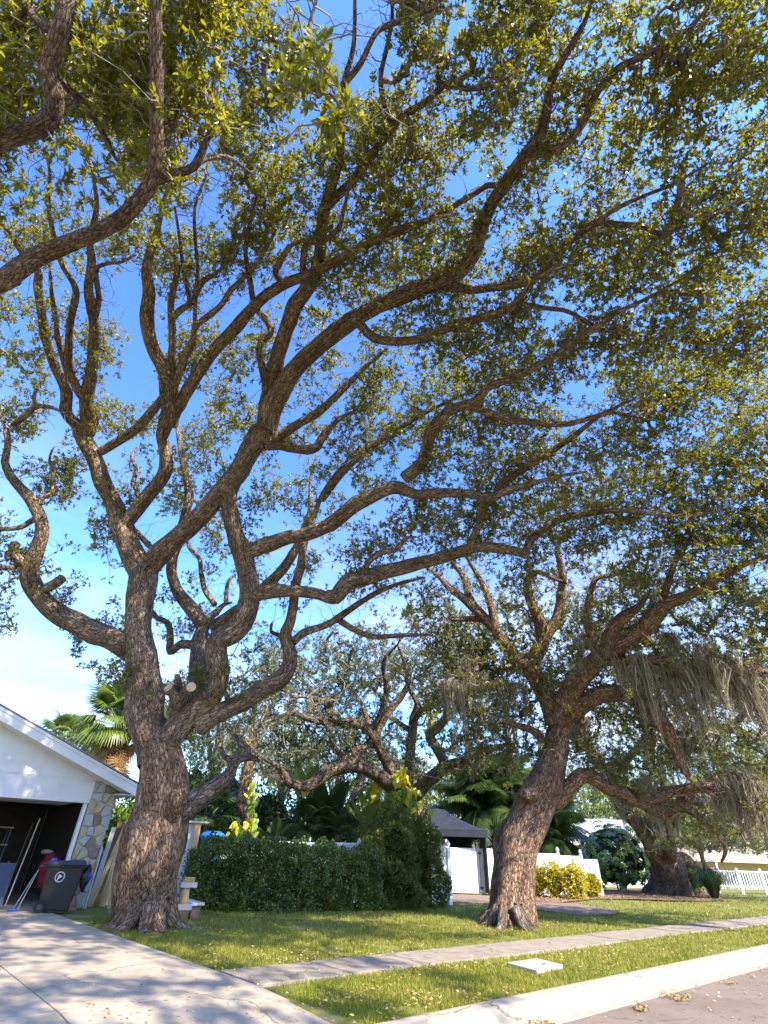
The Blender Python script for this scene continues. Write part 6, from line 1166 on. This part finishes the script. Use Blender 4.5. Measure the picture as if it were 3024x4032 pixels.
FT = [(700, 2800, 34, 150, 130, 420, 'leaf_far', 'pale grey-green oak far behind the big oak fork'), (540, 2760, 33, 90, 90, 260, 'leaf_far', 'olive tree crown directly behind the cabbage palm'), (1130, 2990, 44, 130, 110, 330, 'leaf_lime', 'light green tree seen through the sprawling oak limbs'), (1560, 3090, 46, 130, 120, 330, 'leaf_far', 'grey-green tree behind the sprawling oak trunk'), (1740, 3150, 44, 130, 105, 380, 'leaf_lime', 'lime green tree above the charcoal gazebo'), (1880, 3090, 50, 100, 80, 260, 'leaf_lime', 'yellow-green tree behind the feathery palms'), (2300, 3150, 60, 130, 85, 330, 'leaf_lime', 'bright lime tree behind the low white house'), (2440, 3130, 62, 110, 100, 300, 'leaf_lime', 'second lime tree over the roof of the low house'), (2720, 3210, 52, 140, 110, 330, 'leaf_lime', 'yellow-green tree before the apartment building, next to the mossy oak'), (2990, 3150, 50, 150, 170, 400, 'leaf_b', 'dense green tree beyond the picket fence'), (330, 2950, 40, 120, 60, 240, 'leaf_far', 'low dark tree line behind the garage roof'), (880, 2860, 37, 170, 150, 420, 'leaf_far', 'pale tree filling the gap behind the low oak limb'), (1330, 3010, 42, 150, 110, 340, 'leaf_far', 'grey-green tree behind the tall paddle-leaved plant')]
for i, (x, y, Y, rx, ry, n, mt_, lb) in enumerate(FT): far_tree(lb, x, y, Y, rx, ry, n, mt_, 500 + i * 17, leaf=.0052 * Y)

# ================================================================== SPANISH MOSS AND POTHOS
def moss(p, wd, ln, n, seed, label, group, dirx=(1, 0, 0)):
    """hanging ropes of moss: strands gather into a few tapering tails"""
    r = np.random.default_rng(seed); p = np.asarray(p, float); dx = nrm(np.asarray(dirx, float)); dy = np.cross(ZV, dx); nr_ = max(4, n // 24)
    ro = (r.normal(size=(nr_, 1)) * .5) * dx * wd + r.normal(size=(nr_, 1)) * dy * wd * .3 + ZV * r.uniform(-.22, .25, (nr_, 1)); rl_ = ln * r.uniform(.15, 1.0, nr_) ** 1.8; g_ = r.integers(0, nr_, n)
    L_ = rl_[g_] * r.uniform(.35, 1.05, n); off = r.normal(size=(n, 3)) * np.array([.10, .10, .06]) * (.6 + wd); ph = r.uniform(0, 6.28, (n, 2)); V = []; a = r.uniform(0, 3.14, n); S = np.stack([np.cos(a), np.sin(a), 0 * a], 1); w0 = r.uniform(.006, .016, n) * (1 + ln * .12)
    sw = np.stack([.16 * np.sin(p[0] * 3 + g_), 0 * L_, 0 * L_], 1)
    for f in (0, .2, .45, .7, 1.0):
        c = p + ro[g_] + off * (1 - .85 * f) * (1 + .5 * np.sin(f * 9 + ph[:, :1])) + sw * (f * L_ / (ln + .01))[:, None] * ln * .3 + np.stack([.06 * np.sin(ph[:, 0] + f * 7), .035 * np.sin(ph[:, 1] + f * 5), -f * L_ + r.uniform(-.02, .02, n)], 1); wv_ = (w0 * (1.0 - .85 * f ** 1.5))[:, None]; V += [c - S * wv_, c + S * wv_]
    V = np.stack(V, 1).reshape(-1, 3); i = np.arange(n)[:, None] * 10; Q = np.concatenate([i + np.array([[2 * k, 2 * k + 1, 2 * k + 3, 2 * k + 2]]) for k in range(4)], 1).reshape(-1, 4)
    m2 = int(n * 1.6); g2 = r.integers(0, nr_, m2); f2 = r.uniform(0, .95, m2) ** 1.3; c0 = p + ro[g2] + r.normal(size=(m2, 3)) * np.array([.075, .075, .05]) * (1.15 - f2)[:, None] - ZV * (f2 * rl_[g2])[:, None] + np.stack([.16 * np.sin(p[0] * 3 + g2) * f2 * ln * .3, 0 * f2, 0 * f2], 1)
    dd = nrm(r.normal(size=(m2, 3)) + np.array([0, 0, -1.1])); L2 = r.uniform(.06, .22, m2)[:, None]; sd2 = nrm(np.cross(dd, r.normal(size=(m2, 3)))); w2 = r.uniform(.004, .010, m2)[:, None] * (1 + ln * .1); bend = nrm(r.normal(size=(m2, 3))) * L2 * .5
    V2 = np.stack([c0 - sd2 * w2, c0 + sd2 * w2, c0 + dd * L2 * .5 + bend - sd2 * w2, c0 + dd * L2 * .5 + bend + sd2 * w2, c0 + dd * L2 - sd2 * w2 * .3, c0 + dd * L2 + sd2 * w2 * .3], 1).reshape(-1, 3); i2 = np.arange(m2)[:, None] * 6 + len(V)
    Q = np.vstack([Q, np.concatenate([i2 + np.array([[0, 1, 3, 2]]), i2 + np.array([[2, 3, 5, 4]])], 1).reshape(-1, 4)]); V = np.vstack([V, V2]); n_f = np.concatenate([np.repeat(r.uniform(0, .999, n), 4), np.repeat(r.uniform(0, .999, m2), 2)])
    o_ = place('spanish_moss', mesh('spanish_moss', V, Q, M['moss'], False, fattr=n_f)); return tag(o_, label, 'moss', group)
def moss_on(tr, crop, spots, label, group, seed, n=110):
    PX = np.vstack(tr.px); ox, oy, sc = CROP[crop]
    for i, (x, y, wpx, lpx) in enumerate(spots):
        sx_, sy_ = ox + x / sc, oy + y / sc; j = np.argmin(np.hypot(PX[:, 0] - sx_, PX[:, 1] - sy_)); z = PX[j, 2]; moss(pix(sx_, sy_, z), wpx / sc / F * z * .8, lpx / sc / F * z * 1.25, n, seed + i, label, group)
moss_on(ok2, 5, [(560, 690, 60, 140), (620, 700, 60, 150), (525, 720, 40, 200), (700, 720, 50, 150), (745, 740, 40, 120), (585, 640, 50, 120)], 'grey moss hanging in the leafy clump left of the leaning oak fork', 'moss left of the leaning oak fork', 700, 220)
moss_on(ok4, 5, [(545, 900, 40, 150), (590, 880, 50, 170), (640, 870, 50, 160), (690, 860, 50, 160), (730, 850, 40, 190), (605, 985, 30, 80), (655, 960, 30, 90)], 'dark moss curtain hanging from the right limb of the sprawling oak', 'moss on the sprawling oak limb', 720)
moss_on(ok2, 5, [(1150, 660, 70, 140), (1200, 650, 70, 210), (1255, 650, 60, 260), (1310, 660, 60, 290), (1365, 660, 60, 290), (1420, 650, 60, 250), (1475, 640, 60, 200), (1540, 660, 60, 250), (1600, 690, 60, 280), (1640, 720, 50, 280), (1180, 640, 60, 120), (1440, 600, 60, 120), (1290, 560, 50, 110)], 'long tan moss curtain streaming from the right boughs of the leaning oak', 'moss curtains on the leaning oak', 740, 300)
moss_on(ok2, 5, [(1060, 600, 60, 90), (1010, 560, 50, 120), (1120, 620, 50, 80), (980, 620, 40, 60)], 'short grey moss tuft growing round the leaning oak crotch', 'moss tufts in the leaning oak crotch', 760)
moss_on(ok2, 3, [(1425, 280, 50, 140), (1480, 240, 60, 260), (1530, 200, 60, 330), (1580, 230, 60, 360), (1620, 270, 60, 330), (1655, 300, 60, 300), (1100, 330, 60, 60), (1060, 240, 50, 80)], 'tan moss hanging off the low reaching limb of the leaning oak', 'moss on the low limb', 780, 300)
moss_on(ok3, 3, [(870, 240, 50, 150), (930, 330, 50, 130), (1060, 390, 60, 130), (1110, 380, 60, 150), (1130, 100, 80, 190), (1200, 80, 80, 210), (1280, 120, 80, 160), (1040, 30, 70, 180), (760, 20, 60, 150), (1180, 370, 50, 130), (820, 90, 60, 150), (1380, 60, 80, 200)], 'grey moss drooping among the stems of the twin-stemmed oak', 'moss on the twin-stemmed oak', 800, 240)
moss_on(ok4, 2, [(640, 30, 40, 130), (700, 30, 60, 120), (560, 240, 60, 110), (460, 250, 50, 120), (620, 480, 50, 110), (1000, 60, 40, 100), (860, 80, 40, 90)], 'thin grey moss in the left boughs of the sprawling oak', 'moss in the sprawling oak left boughs', 830, 80)
HM = [mb_mesh(heart(), 'leaf', M['pothos']), mb_mesh(heart(), 'leaf', M['pothos_g'])]
def pothos(label, x, y, rx, ry, Y, n, seed, sc=.34, green=.2):
    c = atY(x, y, Y); z = proj(c)[2]; t = thing('pothos_vine', label, 'vine', c, 'pothos climbing behind the fence'); r = np.random.default_rng(seed)
    for i in range(n):
        px_, py_ = x + r.normal() * rx * .5, y + r.uniform(-1, 1) * ry; p = pix(px_, py_, z - .25 + r.normal() * .15)
        put('leaf', HM[1 if r.uniform() < green else 0], t, p, math.pi + r.normal() * .7, -1.1 + r.normal() * .35, sc * r.uniform(.6, 1.25), r.normal() * .5)
    a = pix(x + r.normal() * 4, y + ry, z - .05); b_ = pix(x, y - ry, z - .05); SP, SR = smooth_path([a, (a + b_) / 2 + np.array([.1, -.08, 0]), b_], np.array([.03, .025, .02]), .1); V, Q, _ = tube(SP, SR, 6, seed, .03); place('stem', mesh('stem', V, tri_fix(Q), M['twig'], True), t)
pothos('yellow pothos leaves clinging to the sprawling oak crotch', 1585, 3075, 45, 55, 25.2, 26, 1, .55, .12); pothos('green pothos tumbling over the vine thicket', 1625, 3190, 55, 85, 24.0, 46, 2, .34, .85)
pothos('yellow pothos hanging under the arching limb', 1440, 3120, 55, 50, 25.4, 30, 3, .36, .2); pothos('pair of golden pothos leaves below the long left limb', 1240, 3090, 40, 14, 25.0, 9, 4, .42, .0)
pothos('pothos trailing down the bent bare trunk', 992, 3180, 26, 110, 22.1, 46, 5, .28, .45); pothos('small pothos tuft at the top of the bent trunk', 985, 2930, 22, 25, 22.4, 12, 6, .28, .1); pothos('yellow pothos tuft on the thin right limb', 1705, 2835, 32, 40, 24.5, 20, 7, .36, .05)
pothos('pothos sprig reaching left over the hedge top', 935, 3255, 40, 22, 21.8, 16, 8, .28, .3)

# ================================================================== GRASS, FALLEN LEAVES, MULCH CHIPS
r = np.random.default_rng(77); n = 260000
x = r.uniform(350, 3250, n); y = 3520 + (4120 - 3520) * r.uniform(0, 1, n) ** .8
RY = RT[None] * ((x - CX) / F)[:, None] + UP[None] * ((CY - y) / F)[:, None] + FW[None]; ok_ = RY[:, 2] < -.01; x, y, RY = x[ok_], y[ok_], RY[ok_]
GP = CP + RY * (-H / RY[:, 2])[:, None]; zc = -H / RY[:, 2]; rel = GP - K0; s_ = rel @ U; n_ = rel @ NN
verge = (n_ > .03) & (n_ < swn(s_) - .02); lawn = (n_ > swn(s_) + 1.14) & (n_ < 26)
drv_ok = s_ > DR(n_) + .05
lawn &= ~((s_ < 3.2) & (n_ > 11.2) & (s_ < 1.0))
def inpoly(px_, py_, poly_):
    c = np.zeros(len(px_), bool); q = poly_
    for i in range(len(q)):
        (x1, y1), (x2, y2) = q[i], q[(i + 1) % len(q)]; c ^= ((y1 > py_) != (y2 > py_)) & (px_ < (x2 - x1) * (py_ - y1) / (y2 - y1 + 1e-9) + x1)
    return c
R3p = lambda L_: [px3(*p) for p in L_]
bare = inpoly(x, y, R3p([(85, 782), (300, 792), (500, 822), (700, 826), (930, 866), (905, 884), (740, 888), (480, 855), (290, 830), (100, 822)])) | inpoly(x, y, R3p([(480, 800), (600, 782), (850, 762), (1100, 752), (1280, 752), (1430, 790), (1445, 815), (1220, 815), (1000, 806), (800, 806), (620, 826), (500, 818)])) | inpoly(x, y, R3p([(365, 1136), (520, 1110), (655, 1146), (520, 1184)]))
patch = (sin_noise(GP, 1.6, 9) + .5 * sin_noise(GP, .5, 8)); thin = r.uniform(0, 1, len(x)) < np.clip(1.0 - .85 * ramp(patch, .6, 1.3), 0.1, 1)
k = (verge | lawn) & drv_ok & ~bare & thin & (r.uniform(0, 1, len(x)) < .85); GPk, zk, pk_ = GP[k], zc[k], patch[k]; m = len(GPk)
GPk = GPk + np.stack([0 * zk, 0 * zk, np.array([lawn_z(a, b2) for a, b2 in zip(s_[k], n_[k])])], 1)
a = r.uniform(0, 6.28, m); hh = r.uniform(.025, .065, m) * (1 + .12 * (zk - 6).clip(0, 20) * .3); ww = np.maximum(.004, zk * .00075) * r.uniform(.7, 1.3, m); S = np.stack([np.cos(a), np.sin(a), 0 * a], 1); T = np.stack([-np.sin(a), np.cos(a), 0 * a], 1) * r.normal(size=(m, 1)) * .6 + ZV
V = np.stack([GPk - S * ww[:, None] - ZV * .006, GPk + S * ww[:, None] - ZV * .006, GPk + T * hh[:, None]], 1).reshape(-1, 3)
o = place('grass', mesh('grass', V, np.arange(3 * m).reshape(-1, 3), M['grass'], fattr=np.clip(.45 + .30 * pk_ + r.normal(size=m) * .2, 0, .999))); tag(o, 'short green and yellowing grass on the lawn and the verge', 'grass', kind='stuff')
def litter(name, label, k, n, mt, ln, zoff, seed):
    r = np.random.default_rng(seed); i = np.nonzero(k)[0]; i = r.choice(i, min(n, len(i)), replace=False); P = GP[i] + np.stack([0 * zc[i], 0 * zc[i], zoff[i] if hasattr(zoff, '__len__') else np.full(len(i), zoff)], 1) + ZV * r.uniform(.0, .02, (len(i), 1)); a = r.uniform(0, 6.28, len(i)); D = np.stack([np.cos(a), np.sin(a), r.normal(size=len(i)) * .25], 1); Nn = nrm(ZV + r.normal(size=P.shape) * .35)
    V, Q, pr = quads(P, nrm(D), Nn, ln * r.uniform(.6, 1.3, len(i)), ln * .45 * r.uniform(.8, 1.2, len(i)), .3); return tag(stuff(name, V, Q, M[mt], None, r.uniform(0, .999, len(i)), pr), label, 'leaves')
drift = sin_noise(GP, 2.2, 31) + .6 * sin_noise(GP, .7, 32) + r.normal(size=len(GP)) * .5 > .55
litter('fallen_leaves', 'dry tan oak leaves scattered in drifts over grass and verge', ((verge | lawn) & drv_ok & drift), 3600, 'dry', .055, .025, 1)
gut = (n_ > -.95) & (n_ < -.45) & (s_ > .5); litter('gutter_leaves', 'reddish dry leaves gathered along the gutter', gut & (sin_noise(GP, 1.1, 3) > .75), 700, 'dry', .05, -.10, 2)
litter('paving_leaves', 'few dry oak leaves lying on driveway, sidewalk and road', (((n_ > swn(s_)) & (n_ < swn(s_) + 1.1)) | ~drv_ok | (n_ < -.65)) & (n_ < 12) & (r.uniform(0, 1, len(GP)) < .3), 420, 'dry', .055, np.where(n_ < -.5, -.102, .042), 4)
mul = inpoly(x, y, R3p([(480, 800), (600, 782), (850, 762), (1100, 752), (1280, 752), (1430, 790), (1445, 815), (1220, 815), (1000, 806), (800, 806), (620, 826), (500, 818)]))
litter('mulch_chips', 'reddish bark chips and leaves covering the planting bed', mul, 6000, 'dry', .10, .045, 3)
